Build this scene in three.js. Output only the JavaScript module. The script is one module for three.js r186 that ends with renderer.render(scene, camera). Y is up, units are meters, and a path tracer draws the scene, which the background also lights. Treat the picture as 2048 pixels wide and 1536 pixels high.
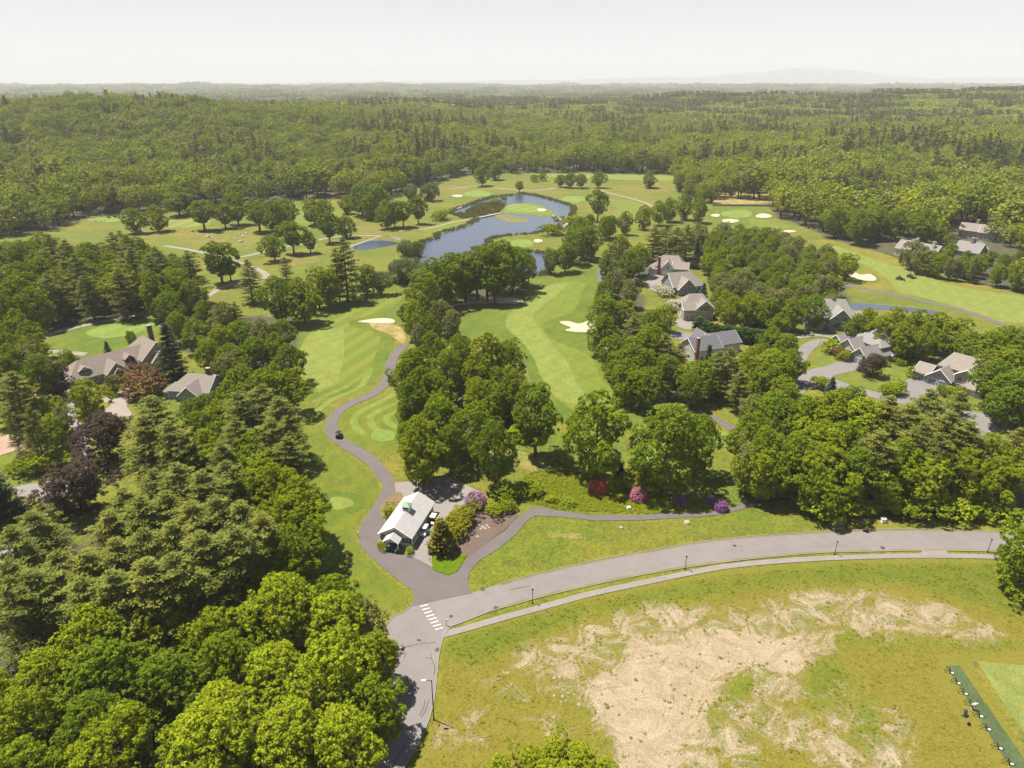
import * as THREE from 'three';
import { mergeGeometries } from 'three/addons/utils/BufferGeometryUtils.js';
import { TessellateModifier } from 'three/addons/modifiers/TessellateModifier.js';
import { MarchingCubes } from 'three/addons/objects/MarchingCubes.js';
import { createNoise2D } from 'simplex-noise';

// ------------------------------------------------------------------ camera, sky, sun, exposure
const FOCAL = 1384, PITCH = THREE.MathUtils.degToRad(23.5), EYE = 90;       // photograph pixels (2048 x 1536), metres
const scene = new THREE.Scene();
const camera = new THREE.PerspectiveCamera(2 * Math.atan(768 / FOCAL) * 180 / Math.PI, 4 / 3, 1, 60000);
camera.position.set(0, EYE, 0);
camera.rotation.x = -PITCH;
scene.add(camera);

const renderer = new THREE.WebGLRenderer({ antialias: true });
renderer.setSize(1024, 768);
renderer.toneMapping = THREE.LinearToneMapping;
renderer.toneMappingExposure = 2.2;
renderer.shadowMap.enabled = true;

{ // hazy summer sky: pale towards the horizon, blue overhead, the same all round
  const W = 256, Hh = 512, d = new Float32Array(W * Hh * 4);
  const hor = [0.455, 0.46, 0.46], zen = [0.036, 0.066, 0.135];
  for (let r = 0; r < Hh; r++) {
    const e = Math.max(0, ((r + 0.5) / Hh - 0.5) * 180), k = 1 - Math.exp(-e / 20);
    for (let c = 0; c < W; c++) for (let q = 0; q < 4; q++) d[(r * W + c) * 4 + q] = q === 3 ? 1 : hor[q] + (zen[q] - hor[q]) * k;
  }
  const t = new THREE.DataTexture(d, W, Hh, THREE.RGBAFormat, THREE.FloatType);
  t.mapping = THREE.EquirectangularReflectionMapping; t.magFilter = THREE.LinearFilter; t.needsUpdate = true;
  scene.background = t; scene.environment = t;
}
const sunDir = new THREE.Vector3(-0.9, 0, -0.42).normalize().multiplyScalar(Math.cos(67 * Math.PI / 180)).setY(Math.sin(67 * Math.PI / 180));
const sun = new THREE.DirectionalLight(new THREE.Color(1, 0.94, 0.82), 5.0);
sun.position.copy(sunDir).multiplyScalar(900).add(new THREE.Vector3(0, 0, -250));
sun.target.position.set(0, 0, -250);
sun.castShadow = true; sun.shadow.mapSize.set(4096, 4096);
Object.assign(sun.shadow.camera, { left: -420, right: 420, top: 420, bottom: -420, near: 10, far: 2500 });
scene.add(sun, sun.target);
scene.fog = new THREE.FogExp2(new THREE.Color(0.98, 0.99, 1.0), 0.0001);

// ------------------------------------------------------------------ helpers
const mulberry = (s) => () => { s = (s + 0x6d2b79f5) | 0; let t = Math.imul(s ^ (s >>> 15), 1 | s); t = (t + Math.imul(t ^ (t >>> 7), 61 | t)) ^ t; return ((t ^ (t >>> 14)) >>> 0) / 4294967296; };
const rnd = mulberry(20240611), n2 = createNoise2D(mulberry(77)), n2b = createNoise2D(mulberry(991));
const R = (a, b, f = rnd) => a + (b - a) * f();
const { smoothstep, lerp, clamp } = THREE.MathUtils;
const V = (x, y, z) => new THREE.Vector3(x, y, z);
const mix3 = (a, b, t) => [a[0] + (b[0] - a[0]) * t, a[1] + (b[1] - a[1]) * t, a[2] + (b[2] - a[2]) * t];

// the lie of the land: gentle swells on the course, wooded hills beyond
const gauss = (x, z, cx, cz, sx, sz) => Math.exp(-(((x - cx) / sx) ** 2 + ((z - cz) / sz) ** 2));
function H(x, z) {
  const d = Math.hypot(x, z);
  let y = 0;
  if (d < 900) {
    const pond = Math.max(gauss(x, z, -30, -445, 150, 150), gauss(x, z, -30, -560, 170, 100), gauss(x, z, 155, -290, 60, 45));
    const near = gauss(x, z, 10, -105, 140, 45);
    y += (0.55 * n2(x / 95, z / 95) + 0.2 * n2(x / 41 + 7, z / 41)) * clamp(1 - 1.6 * pond, 0, 1) * (1 - 0.85 * near) * (1 - smoothstep(d, 650, 900));
  }
  if (d > 560) {
    y += 44 * gauss(x, z, -540, -1060, 400, 230) + 16 * gauss(x, z, -1000, -1150, 420, 260) + 34 * gauss(x, z, -330, -1600, 320, 240)
       + 50 * gauss(x, z, 1500, -1650, 720, 520) + 20 * gauss(x, z, 640, -2100, 900, 400) + 12 * gauss(x, z, 620, -900, 300, 200);
    y *= smoothstep(d, 560, 900);
    const f = smoothstep(d, 1100, 2600), ff = smoothstep(d, 3500, 9000);
    y += smoothstep(d, 800, 1300) * (5 * n2(x / 190, z / 150) + 3) + f * (14 * n2(x / 640, z / 420) + 7 * n2(x / 260, z / 200) + 4) + ff * (30 + 26 * n2(x / 2600, z / 1500) + 14 * n2(x / 900, z / 700));
    y += 370 * gauss(x, z, 9000, -22500, 2400, 1500) + 190 * gauss(x, z, 5400, -23500, 4200, 1500) + 220 * gauss(x, z, 15500, -23000, 4600, 1600) + 100 * gauss(x, z, -2500, -23500, 6000, 2000);
  }
  return y;
}
const slope = (x, z, e) => V(H(x - e, z) - H(x + e, z), 2 * e, H(x, z - e) - H(x, z + e)).normalize();
// a pixel gives a direction; the distance comes from the ground (or the plane of treetops h above it)
function at(px, py, h = 0) {
  const a = (px - 1024) / FOCAL, b = -(py - 768) / FOCAL;
  const dx = a, dy = b * Math.cos(PITCH) - Math.sin(PITCH), dz = -(Math.cos(PITCH) + b * Math.sin(PITCH));
  let y = h, x = 0, z = 0;
  for (let k = 0; k < 6; k++) { const t = Math.min((y - EYE) / Math.min(dy, -0.002), 30000); x = dx * t; z = dz * t; y = h + H(x, z); }
  return V(x, H(x, z), z);
}
const pts = (list, h = 0) => list.map(([x, y]) => at(x, y, h));
function inside(x, z, poly) {
  let c = false;
  for (let i = 0, j = poly.length - 1; i < poly.length; j = i++) {
    const a = poly[i], b = poly[j];
    if ((a.z > z) !== (b.z > z) && x < ((b.x - a.x) * (z - a.z)) / (b.z - a.z) + a.x) c = !c;
  }
  return c;
}
const taken = new Map();
function numbered(n) { const k = taken.get(n) ?? 0; taken.set(n, k + 1); return k ? n + '_' + String(k).padStart(3, '0') : n; }
function shadows(o) { o.traverse((m) => { if (m.isMesh) { m.castShadow = true; m.receiveShadow = true; } }); return o; }
function top(o, name, label, category, group) {            // a thing of its own
  o.name = numbered(name); o.userData = { label, category }; if (group) o.userData.group = group;
  shadows(o); scene.add(o); return o;
}
function structure(o, name, label, kind = 'structure') { o.name = numbered(name); o.userData = { kind }; if (label) o.userData.label = label; shadows(o); scene.add(o); return o; }

// flat-faced geometry collector; uv in metres on every face's own plane
class Geo {
  constructor() { this.p = []; this.u = []; this.c = null; }
  tri(a, b, c, ua, ub, uc) {
    for (const v of [a, b, c]) this.p.push(v[0], v[1], v[2]);
    if (ua) this.u.push(...ua, ...ub, ...uc);
    else {
      const U = V(b[0] - a[0], b[1] - a[1], b[2] - a[2]), W = V(c[0] - a[0], c[1] - a[1], c[2] - a[2]), N = U.clone().cross(W).normalize();
      let e = Math.abs(N.y) > 0.9 ? V(1, 0, 0) : V(0, 1, 0).cross(N).normalize(); const f = N.clone().cross(e);
      for (const v of [a, b, c]) this.u.push(v[0] * e.x + v[1] * e.y + v[2] * e.z, v[0] * f.x + v[1] * f.y + v[2] * f.z);
    }
    return this;
  }
  quad(a, b, c, d) { return this.tri(a, b, c).tri(a, c, d); }
  poly(list) { for (let k = 1; k + 1 < list.length; k++) this.tri(list[0], list[k], list[k + 1]); return this; }
  box(x0, y0, z0, x1, y1, z1) {
    const a = [x0, y0, z0], b = [x1, y0, z0], c = [x1, y0, z1], d = [x0, y0, z1], e = [x0, y1, z0], f = [x1, y1, z0], g = [x1, y1, z1], h = [x0, y1, z1];
    return this.quad(d, c, g, h).quad(b, a, e, f).quad(a, d, h, e).quad(c, b, f, g).quad(h, g, f, e).quad(a, b, c, d);
  }
  slab(list, t) {                                    // a polygon given a thickness t downwards
    const low = list.map(([x, y, z]) => [x, y - t, z]);
    this.poly(list); this.poly([...low].reverse());
    for (let k = 0; k < list.length; k++) { const m = (k + 1) % list.length; this.quad(low[k], low[m], list[m], list[k]); }
    return this;
  }
  tube(path, radii, seg = 6, cap = true) {
    const rings = path.map((p, k) => {
      const a = path[Math.max(0, k - 1)], b = path[Math.min(path.length - 1, k + 1)], d = V(b[0] - a[0], b[1] - a[1], b[2] - a[2]).normalize();
      const e = (Math.abs(d.y) > 0.9 ? V(1, 0, 0) : V(0, 1, 0)).cross(d).normalize(), f = d.clone().cross(e);
      return Array.from({ length: seg }, (_, s) => { const t = (s / seg) * 2 * Math.PI, cx = Math.cos(t) * radii[k], cy = Math.sin(t) * radii[k]; return [p[0] + e.x * cx + f.x * cy, p[1] + e.y * cx + f.y * cy, p[2] + e.z * cx + f.z * cy]; });
    });
    for (let k = 0; k + 1 < rings.length; k++) for (let s = 0; s < seg; s++) { const m = (s + 1) % seg; this.quad(rings[k][s], rings[k][m], rings[k + 1][m], rings[k + 1][s]); }
    if (cap) { this.poly([...rings[0]].reverse()); this.poly(rings[rings.length - 1]); }
    return this;
  }
  get n() { return this.p.length / 9; }
  build() {
    const g = new THREE.BufferGeometry();
    g.setAttribute('position', new THREE.Float32BufferAttribute(this.p, 3)); g.setAttribute('uv', new THREE.Float32BufferAttribute(this.u, 2));
    if (this.c) g.setAttribute('color', new THREE.Float32BufferAttribute(this.c, 3));
    return g;
  }
  mesh(name, m, parent) { const o = new THREE.Mesh(this.build(), m); o.name = name; if (parent) parent.add(o); return o; }
}

// ------------------------------------------------------------------ textures (tileable noise)
function hash(x, y, s) { let h = Math.imul(x, 374761393) ^ Math.imul(y, 668265263) ^ Math.imul(s, 2147483647 - 977); h = Math.imul(h ^ (h >>> 13), 1274126177); return ((h ^ (h >>> 16)) >>> 0) / 4294967296; }
function vn(u, v, f, s) {
  const x = u * f, y = v * f, i = Math.floor(x), j = Math.floor(y), a = x - i, b = y - j, A = a * a * (3 - 2 * a), B = b * b * (3 - 2 * b), w = (k) => ((k % f) + f) % f;
  const h = (p, q) => hash(w(p), w(q), s);
  return lerp(lerp(h(i, j), h(i + 1, j), A), lerp(h(i, j + 1), h(i + 1, j + 1), A), B);
}
const fb = (u, v, f, o, s) => { let t = 0, a = 0.5, k = 0; for (let q = 0; q < o; q++) { t += a * vn(u, v, f << q, s + q); k += a; a *= 0.55; } return t / k; };
const enc = (c) => 255 * (c <= 0.0031308 ? 12.92 * c : 1.055 * Math.pow(clamp(c, 0, 1), 1 / 2.4) - 0.055);
function tex(w, h, metres, fn, srgb = true, wrap = true) {
  const d = new Uint8Array(w * h * 4);
  for (let y = 0; y < h; y++) for (let x = 0; x < w; x++) { const c = fn(x / w, y / h), o = (y * w + x) * 4; for (let k = 0; k < 3; k++) d[o + k] = srgb ? enc(c[k]) : 255 * clamp(c[k], 0, 1); d[o + 3] = 255; }
  const t = new THREE.DataTexture(d, w, h); t.magFilter = THREE.LinearFilter; t.needsUpdate = true;
  if (srgb) t.colorSpace = THREE.SRGBColorSpace;
  if (wrap) { t.wrapS = t.wrapT = THREE.RepeatWrapping; t.repeat.set(1 / metres, 1 / metres); }
  return t;
}
// grain of mown turf: mean about 0.8
const turfTex = tex(512, 512, 17, (u, v) => {
  const a = fb(u, v, 8, 4, 3), b = fb(u, v, 64, 3, 9), c = vn(u, v, 256, 21), k = 0.8 + 0.34 * (a - 0.5) + 0.5 * (b - 0.5) + 0.3 * (c - 0.5), y = 0.24 * (fb(u, v, 16, 3, 40) - 0.5);
  return [k * (1 + y), k, k * (1 - y * 0.6)];
});
const roughTex = tex(512, 512, 23, (u, v) => {
  const a = fb(u, v, 6, 4, 13), b = fb(u, v, 48, 4, 19), c = vn(u, v, 256, 31), k = 0.78 + 0.32 * (a - 0.5) + 0.9 * (b - 0.5) + 0.4 * (c - 0.5), y = 0.4 * (fb(u, v, 10, 4, 60) - 0.5);
  return [k * (1 + y), k * (1 + 0.1 * y), k * (1 - y * 0.4)];
});
const stripeTex = tex(256, 256, 7, (u, v) => { const b = fb(u, v, 48, 3, 9), s = smoothstep(Math.abs(((u * 2) % 2) - 1), 0.44, 0.56), k = (0.74 + 0.12 * s) + 0.35 * (b - 0.5) + 0.18 * (fb(u, v, 6, 3, 5) - 0.5); return [k * (1 + 0.05 * s), k, k]; });
const asphaltTex = tex(512, 512, 9, (u, v) => { const a = fb(u, v, 4, 4, 70), b = vn(u, v, 256, 71), c = fb(u, v, 64, 2, 72), k = 0.8 + 0.22 * (a - 0.5) + 0.2 * (b - 0.5) + 0.16 * (c - 0.5); return [k, k, k]; });
const sandTex = tex(256, 256, 6, (u, v) => { const k = 0.86 + 0.14 * (fb(u, v, 6, 4, 80) - 0.5) + 0.12 * (vn(u, v, 128, 81) - 0.5); return [k, k, k]; });
const mulchTex = tex(256, 256, 5, (u, v) => { const k = 0.7 + 0.5 * (fb(u, v, 24, 3, 90) - 0.5) + 0.5 * (vn(u, v, 128, 91) - 0.5); return [k, k * 0.98, k * 0.95]; });
const shingleTex = tex(512, 512, 4, (u, v) => { const row = Math.floor(v * 24), off = hash(row, 3, 5), col = Math.floor(((u + off) % 1) * 12), k = 0.78 + 0.16 * (hash(col, row, 8) - 0.5) + 0.16 * (vn(u, v, 128, 100) - 0.5) - ((v * 24) % 1 < 0.14 ? 0.16 : 0); return [k, k * 0.99, k * 0.985]; });
const boardBump = tex(64, 256, 1.6, (u, v) => { const f = (v * 10) % 1; return [f, f, f]; }, false);
const barkTex = tex(128, 256, 1.5, (u, v) => { const k = 0.7 + 0.6 * (fb(u, (v * 0.25) % 1, 16, 3, 110) - 0.5); return [k, k, k]; });
const waveTex = tex(512, 512, 14, (u, v) => { const k = 0.5 * fb(u, v, 24, 3, 120) + 0.5 * fb(u, v, 9, 3, 140); return [k, k, k]; }, false);
const L = (r, g, b) => new THREE.Color().setRGB(r, g, b);
const std = (o) => new THREE.MeshStandardMaterial({ roughness: 0.9, ...o });
const mats = {
  rough: std({ map: roughTex, vertexColors: true, roughness: 1, bumpMap: roughTex, bumpScale: 0.12 }),
  turf: std({ map: turfTex, vertexColors: true, roughness: 1, bumpMap: turfTex, bumpScale: 0.04 }),
  asphalt: std({ map: asphaltTex, vertexColors: true, roughness: 0.88 }),
  sand: std({ map: sandTex, vertexColors: true, roughness: 1, bumpMap: sandTex, bumpScale: 0.15 }),
  mulch: std({ map: mulchTex, vertexColors: true, roughness: 1, bumpMap: mulchTex, bumpScale: 0.06 }),
  kerb: std({ color: L(0.20, 0.175, 0.14) }),
  paint: std({ map: mulchTex, color: L(0.62, 0.6, 0.57), roughness: 0.7 }),
  crack: std({ color: L(0.045, 0.043, 0.045), roughness: 0.8 }),
  iron: std({ color: L(0.06, 0.05, 0.045), roughness: 0.6, metalness: 0.3 }),
  water: new THREE.MeshPhysicalMaterial({ color: L(0.045, 0.062, 0.10), roughness: 0.08, specularIntensity: 1, ior: 1.33, bumpMap: waveTex, bumpScale: 0.1 }),
};

// ------------------------------------------------------------------ sheets draped on the land
function drape(g, off, tint, lift) {
  const P = g.attributes.position, n = P.count, N = new Float32Array(n * 3), U = new Float32Array(n * 2), C = new Float32Array(n * 3);
  for (let k = 0; k < n; k++) {
    const x = P.getX(k), z = P.getZ(k), s = slope(x, z, 1.5), t = tint(x, z);
    P.setY(k, (lift ?? H(x, z)) + off); N.set([s.x, s.y, s.z], k * 3); U.set([x, z], k * 2); C.set([t[0] * 0.86, t[1] * 0.86, t[2] * 0.86], k * 3);
  }
  g.setAttribute('normal', new THREE.BufferAttribute(N, 3)); g.setAttribute('uv', new THREE.BufferAttribute(U, 2)); g.setAttribute('color', new THREE.BufferAttribute(C, 3));
  return g;
}
const smooth = (list, n, closed = true) => new THREE.CatmullRomCurve3(list.map((p) => V(p.x, 0, p.z)), closed, 'centripetal').getSpacedPoints(n).slice(0, closed ? n : n + 1);
function sheet(name, list, mat, off, tint, { round = true, edge = 5, lift, label, kind = 'structure', parent, world } = {}) {
  let P = world ? list : pts(list);
  if (round) P = smooth(P, Math.max(24, P.length * 5));
  const sh = new THREE.Shape(P.map((p) => new THREE.Vector2(p.x, -p.z)));
  let g = new THREE.ShapeGeometry(sh).toNonIndexed(); g.rotateX(-Math.PI / 2);
  g.deleteAttribute('uv'); g.deleteAttribute('normal');
  g = new TessellateModifier(edge, 9).modify(g);
  drape(g, off, tint, lift);
  const o = new THREE.Mesh(g, mat); o.userData.outline = undefined;
  if (parent) { o.name = name; parent.add(o); shadows(o); delete o.userData.outline; } else structure(o, name, label, kind);
  return { o, P };
}
function strip(line, half, off, tint, { lift, raised } = {}) {         // a ribbon of given half width along a line of world points
  const p = [], ix = [], n = line.length, cols = raised ? [-half, -half, half, half] : [-half, 0, half];
  for (let k = 0; k < n; k++) {
    const a = line[Math.max(0, k - 1)], b = line[Math.min(n - 1, k + 1)], d = V(b.x - a.x, 0, b.z - a.z).normalize(), q = line[k];
    cols.forEach((w) => p.push(q.x - d.z * w, 0, q.z + d.x * w));
  }
  const m = cols.length;
  for (let k = 0; k + 1 < n; k++) for (let c = 0; c + 1 < m; c++) { const i = k * m + c; ix.push(i, i + m, i + 1, i + 1, i + m, i + m + 1); }
  const g = new THREE.BufferGeometry(); g.setAttribute('position', new THREE.Float32BufferAttribute(p, 3)); g.setIndex(ix);
  drape(g, off, tint, lift);
  // front faces up
  const idx = g.index.array; const P = g.attributes.position; const va = V().fromBufferAttribute(P, idx[0]), vb = V().fromBufferAttribute(P, idx[1]), vc = V().fromBufferAttribute(P, idx[2]);
  if (vb.sub(va).cross(vc.sub(va)).y < 0) for (let k = 0; k < idx.length; k += 3) { const t = idx[k]; idx[k] = idx[k + 1]; idx[k + 1] = t; }
  if (raised) { for (let k = 0; k < n; k++) for (const c of [0, 3]) P.setY(k * 4 + c, P.getY(k * 4 + c) - raised - 0.05); g.deleteAttribute('normal'); }
  return g;
}
const curve = (list, step = 2.5) => { const P = list[0].isVector3 ? list : pts(list); const c = new THREE.CatmullRomCurve3(P.map((p) => V(p.x, 0, p.z)), false, 'centripetal'); return c.getSpacedPoints(Math.max(8, Math.round(c.getLength() / step))); };
const offsetLine = (line, w) => line.map((q, k) => { const a = line[Math.max(0, k - 1)], b = line[Math.min(line.length - 1, k + 1)], d = V(b.x - a.x, 0, b.z - a.z).normalize(); return V(q.x - d.z * w, 0, q.z + d.x * w); });
const flat = (...c) => () => c;
const mott = (a, b, s, seed = 0) => (x, z) => mix3(a, b, clamp(0.5 + 0.45 * n2(x / s + seed, z / s) + 0.25 * n2b(x / (s * 0.3), z / (s * 0.3)), 0, 1));

// ------------------------------------------------------------------ where the woods are
const edgePx = [[-700, 560], [-300, 505], [0, 478], [110, 458], [190, 434], [280, 430], [350, 418], [480, 410], [600, 402], [680, 398], [740, 404], [800, 388], [850, 372], [900, 358], [960, 349], [1040, 346], [1130, 346], [1240, 347], [1345, 350],
  [1362, 388], [1395, 402], [1425, 404], [1480, 400], [1535, 404], [1552, 436], [1610, 458], [1670, 482], [1760, 512], [1850, 543], [1950, 575], [2048, 604], [2400, 690], [2900, 800]];
const edge = pts(edgePx).map((p) => [Math.atan2(p.x, -p.z), Math.hypot(p.x, p.z)]).sort((a, b) => a[0] - b[0]);
function edgeDist(a) {
  if (a <= edge[0][0]) return edge[0][1];
  for (let k = 1; k < edge.length; k++) if (a <= edge[k][0]) return lerp(edge[k - 1][1], edge[k][1], (a - edge[k - 1][0]) / Math.max(1e-6, edge[k][0] - edge[k - 1][0]));
  return edge[edge.length - 1][1];
}
const inForest = (x, z, m = 0) => z < 0 && Math.hypot(x, z) > edgeDist(Math.atan2(x, -z)) + m;
const woods = [
  [[-400, 1250], [0, 1215], [200, 1225], [350, 1245], [470, 1190], [560, 1165], [660, 1200], [745, 1235], [765, 1330], [755, 1410], [720, 1450], [660, 1536], [560, 1750], [-500, 1750]],
  [[240, 1010], [420, 985], [590, 1000], [612, 1060], [545, 1150], [350, 1240], [0, 1220], [-300, 1240], [-300, 1080], [0, 1070], [160, 1080]],
  [[290, 880], [400, 850], [560, 830], [590, 920], [598, 1000], [420, 985], [290, 950]],
  [[-300, 560], [0, 545], [360, 590], [392, 608], [300, 625], [150, 645], [60, 690], [-100, 730], [-300, 760]],
  [[330, 630], [590, 632], [602, 700], [600, 780], [565, 860], [440, 800], [450, 735], [335, 690]],
  [[812, 745], [1040, 735], [1056, 800], [1050, 870], [985, 880], [900, 860], [820, 845]],
  [[1215, 490], [1400, 515], [1285, 560], [1285, 640], [1340, 690], [1365, 770], [1300, 760], [1240, 725], [1215, 690], [1195, 640], [1205, 560]],
  [[1420, 520], [1500, 500], [1690, 545], [1700, 610], [1600, 640], [1570, 690], [1480, 650], [1430, 600]],
  [[1600, 960], [1640, 920], [1760, 900], [2100, 900], [2300, 1050], [1960, 1040], [1720, 1035], [1610, 1020]],
  [[1730, 690], [1800, 690], [1960, 730], [2048, 770], [2300, 800], [2200, 690], [1980, 690], [1860, 655], [1730, 660]],
  [[910, 610], [1050, 590], [1045, 570], [930, 580]],
].map((l) => pts(l));
const inWoods = (x, z) => woods.some((w) => inside(x, z, w)) || inForest(x, z, 2);

const C = {
  rough: [0.112, 0.136, 0.003], dry: [0.178, 0.142, 0.014], lush: [0.066, 0.108, 0.002], fair: [0.108, 0.155, 0.008], fairLight: [0.152, 0.190, 0.028], green: [0.150, 0.212, 0.030],
  tee: [0.120, 0.195, 0.018], floor: [0.070, 0.056, 0.032], moss: [0.060, 0.072, 0.018], sand: [0.46, 0.37, 0.275], dirt: [0.4, 0.3, 0.2], asphalt: [0.172, 0.154, 0.149], path: [0.108, 0.092, 0.090], concrete: [0.205, 0.182, 0.166], gravelPath: [0.215, 0.188, 0.145],
};
function landTint(x, z) {
  const d = Math.hypot(x, z);
  const dryness = clamp(0.42 + 0.5 * n2(x / 46, z / 46) + 0.3 * n2b(x / 13, z / 13), 0, 1), lush = clamp(0.2 + 0.8 * n2b(x / 70 + 9, z / 70), 0, 1);
  let c = mix3(mix3(C.rough, C.dry, dryness * 0.66), C.lush, lush * 0.5);
  if (inWoods(x, z)) c = mix3(C.floor, C.moss, clamp(0.5 + 0.7 * n2(x / 12, z / 12), 0, 1));
  return c.map((v) => (0.86 * v) / 0.8);
}
{ // the ground: one sheet to the horizon, finer near by
  const rings = [0, 20, 40]; let r = 52; while (r < 330) { rings.push(r); r += 3.2; } while (r < 34000) { rings.push(r); r *= r < 1400 ? 1.0135 : 1.026; }
  const ang = []; for (let a = -52; a < 52; a += 0.46) ang.push(a); for (let a = 52; a < 308; a += 8) ang.push(a);
  const p = [], n = [], u = [], c = [], ix = [], M = ang.length;
  rings.forEach((q) => ang.forEach((a) => {
    const t = THREE.MathUtils.degToRad(a), x = q * Math.sin(t), z = -q * Math.cos(t), s = slope(x, z, Math.max(1.5, q * 0.008));
    p.push(x, H(x, z), z); n.push(s.x, s.y, s.z); u.push(x, z); c.push(...landTint(x, z));
  }));
  for (let k = 0; k + 1 < rings.length; k++) for (let a = 0; a < M; a++) { const b = (a + 1) % M, i = k * M + a, j = k * M + b; ix.push(i, j, i + M, j, j + M, i + M); }
  const g = new THREE.BufferGeometry();
  g.setAttribute('position', new THREE.Float32BufferAttribute(p, 3)); g.setAttribute('normal', new THREE.Float32BufferAttribute(n, 3)); g.setAttribute('uv', new THREE.Float32BufferAttribute(u, 2)); g.setAttribute('color', new THREE.Float32BufferAttribute(c, 3)); g.setIndex(ix);
  const idx = g.index.array; { const a = V(p[3 * M * 4], p[3 * M * 4 + 1], p[3 * M * 4 + 2]); }
  structure(new THREE.Mesh(g, mats.rough), 'ground', 'dry and green rough grass and woodland floor running out to the hills');
}

// ------------------------------------------------------------------ fairways, greens, bunkers
const K = (c) => c.map((v) => v / 0.8);
const fairT = mott(K(C.fair), K(mix3(C.fair, C.dry, 0.35)), 22), lightT = mott(K(C.fairLight), K(mix3(C.fairLight, C.dry, 0.2)), 18, 5), greenT = mott(K(C.green), K(mix3(C.green, C.fair, 0.4)), 14, 9), teeT = mott(K(C.tee), K(C.green), 12, 3), lushT = mott(K(C.lush), K(C.rough), 20, 2), dryT = mott(K(C.dry), K([0.36, 0.27, 0.12]), 9, 4);
const stripes = (deg, tile = 7) => { const t = stripeTex.clone(); t.rotation = deg * Math.PI / 180; t.repeat.set(1 / tile, 1 / tile); t.needsUpdate = true; return std({ map: t, vertexColors: true, roughness: 1 }); };
const ell = (cx, cy, rx, ry, rot = 0, n = 14) => Array.from({ length: n }, (_, k) => { const t = (k / n) * 2 * Math.PI, w = 1 + 0.07 * Math.sin(3 * t + cx), a = rx * w * Math.cos(t), b = ry * w * Math.sin(t); return [cx + a * Math.cos(rot) - b * Math.sin(rot), cy + a * Math.sin(rot) + b * Math.cos(rot)]; });
const S = (name, list, mat, off, tint, label, o = {}) => sheet(name, list, mat, off, tint, { label, ...o });
// collars of longer, darker grass round the fairways
S('mown_rough', [[590, 800], [588, 760], [600, 680], [640, 636], [740, 600], [808, 585], [812, 612], [796, 664], [782, 700], [765, 740], [740, 768], [690, 785], [640, 800]], mats.turf, 0.03, lushT);
S('mown_rough', [[1130, 545], [1185, 520], [1205, 560], [1185, 620], [1200, 690], [1250, 745], [1320, 790], [1310, 835], [1180, 870], [1110, 830], [1065, 770], [1045, 715], [1000, 680], [930, 680], [905, 640], [980, 615], [1040, 600]], mats.turf, 0.03, lushT);
S('mown_rough', [[1640, 478], [1760, 505], [1900, 553], [2060, 592], [2300, 650], [2300, 720], [2048, 655], [1990, 648], [1900, 618], [1800, 596], [1700, 575], [1660, 530]], mats.turf, 0.03, mott(K(C.rough), K(C.dry), 25, 8));
const f1 = [[592, 772], [606, 683], [630, 658], [680, 630], [736, 606], [799, 592], [799, 604], [757, 627], [715, 637], [697, 645], [703, 653], [757, 669], [759, 690], [748, 718], [731, 750], [710, 766], [665, 776], [630, 782]];
S('fairway', f1, stripes(20), 0.07, fairT, 'striped fairway curling past the small bean-shaped bunker');
S('fairway', [[594, 768], [608, 686], [634, 664], [680, 657], [688, 690], [684, 735], [664, 772], [630, 779]], mats.turf, 0.11, lightT, 'pale mown end of the fairway beside the pines');
const f2 = [[1137, 562], [1168, 567], [1165, 585], [1140, 627], [1108, 637], [1087, 648], [1094, 669], [1123, 687], [1175, 708], [1193, 729], [1200, 757], [1221, 771], [1262, 790], [1293, 806], [1280, 822], [1230, 836], [1160, 826], [1123, 805], [1098, 778], [1080, 750], [1066, 715], [1042, 683], [1017, 662], [1010, 644], [1017, 627], [1052, 606], [1087, 574]];
S('fairway', f2, mats.turf, 0.07, fairT, 'long winding fairway beside the white butterfly-shaped bunker');
S('fairway', [[1137, 564], [1130, 575], [1100, 602], [1066, 632], [1078, 655], [1108, 692], [1134, 724], [1152, 762], [1172, 806], [1123, 803], [1098, 776], [1081, 750], [1067, 715], [1043, 683], [1019, 662], [1012, 644], [1019, 628], [1054, 607], [1089, 576]], mats.turf, 0.11, lightT, 'paler half of the long winding fairway');
S('fairway', [[1660, 489], [1738, 515], [1821, 541], [1904, 570], [1987, 585], [2060, 594], [2250, 640], [2250, 690], [2060, 648], [2007, 645], [1966, 632], [1904, 611], [1842, 595], [1796, 583], [1775, 559], [1738, 534], [1688, 512]], mats.turf, 0.07, lightT, 'pale broad fairway with two dark mowers on it');
S('fairway', [[1212, 398], [1262, 402], [1295, 416], [1272, 432], [1222, 434], [1236, 418]], stripes(60), 0.09, fairT, 'far striped fairway beyond the pond');
S('fairway', [[1060, 346], [1200, 349], [1345, 353], [1345, 361], [1200, 358], [1080, 352]], mats.turf, 0.09, lightT, 'far strip of fairway under the tree line');
S('fairway', [[332, 443], [408, 438], [420, 449], [350, 457]], stripes(10, 12), 0.09, lightT, 'striped pale fairway behind the lone oaks');
S('fairway', [[520, 430], [640, 420], [720, 428], [700, 440], [600, 452], [520, 448]], mats.turf, 0.08, fairT, 'fairway among the scattered oaks');
S('fairway', [[480, 505], [580, 478], [700, 455], [720, 462], [640, 484], [560, 506], [500, 520]], mats.turf, 0.08, lushT, 'narrow fairway beside the gravel cart path');
S('fairway', [[840, 462], [880, 448], [940, 439], [945, 447], [905, 459], [880, 468]], mats.turf, 0.08, fairT, 'tee ground at the end of the boardwalk');
S('fairway', [[1500, 436], [1530, 440], [1580, 452], [1560, 460], [1510, 452]], mats.turf, 0.08, fairT, 'short apron below the walled green');
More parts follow.
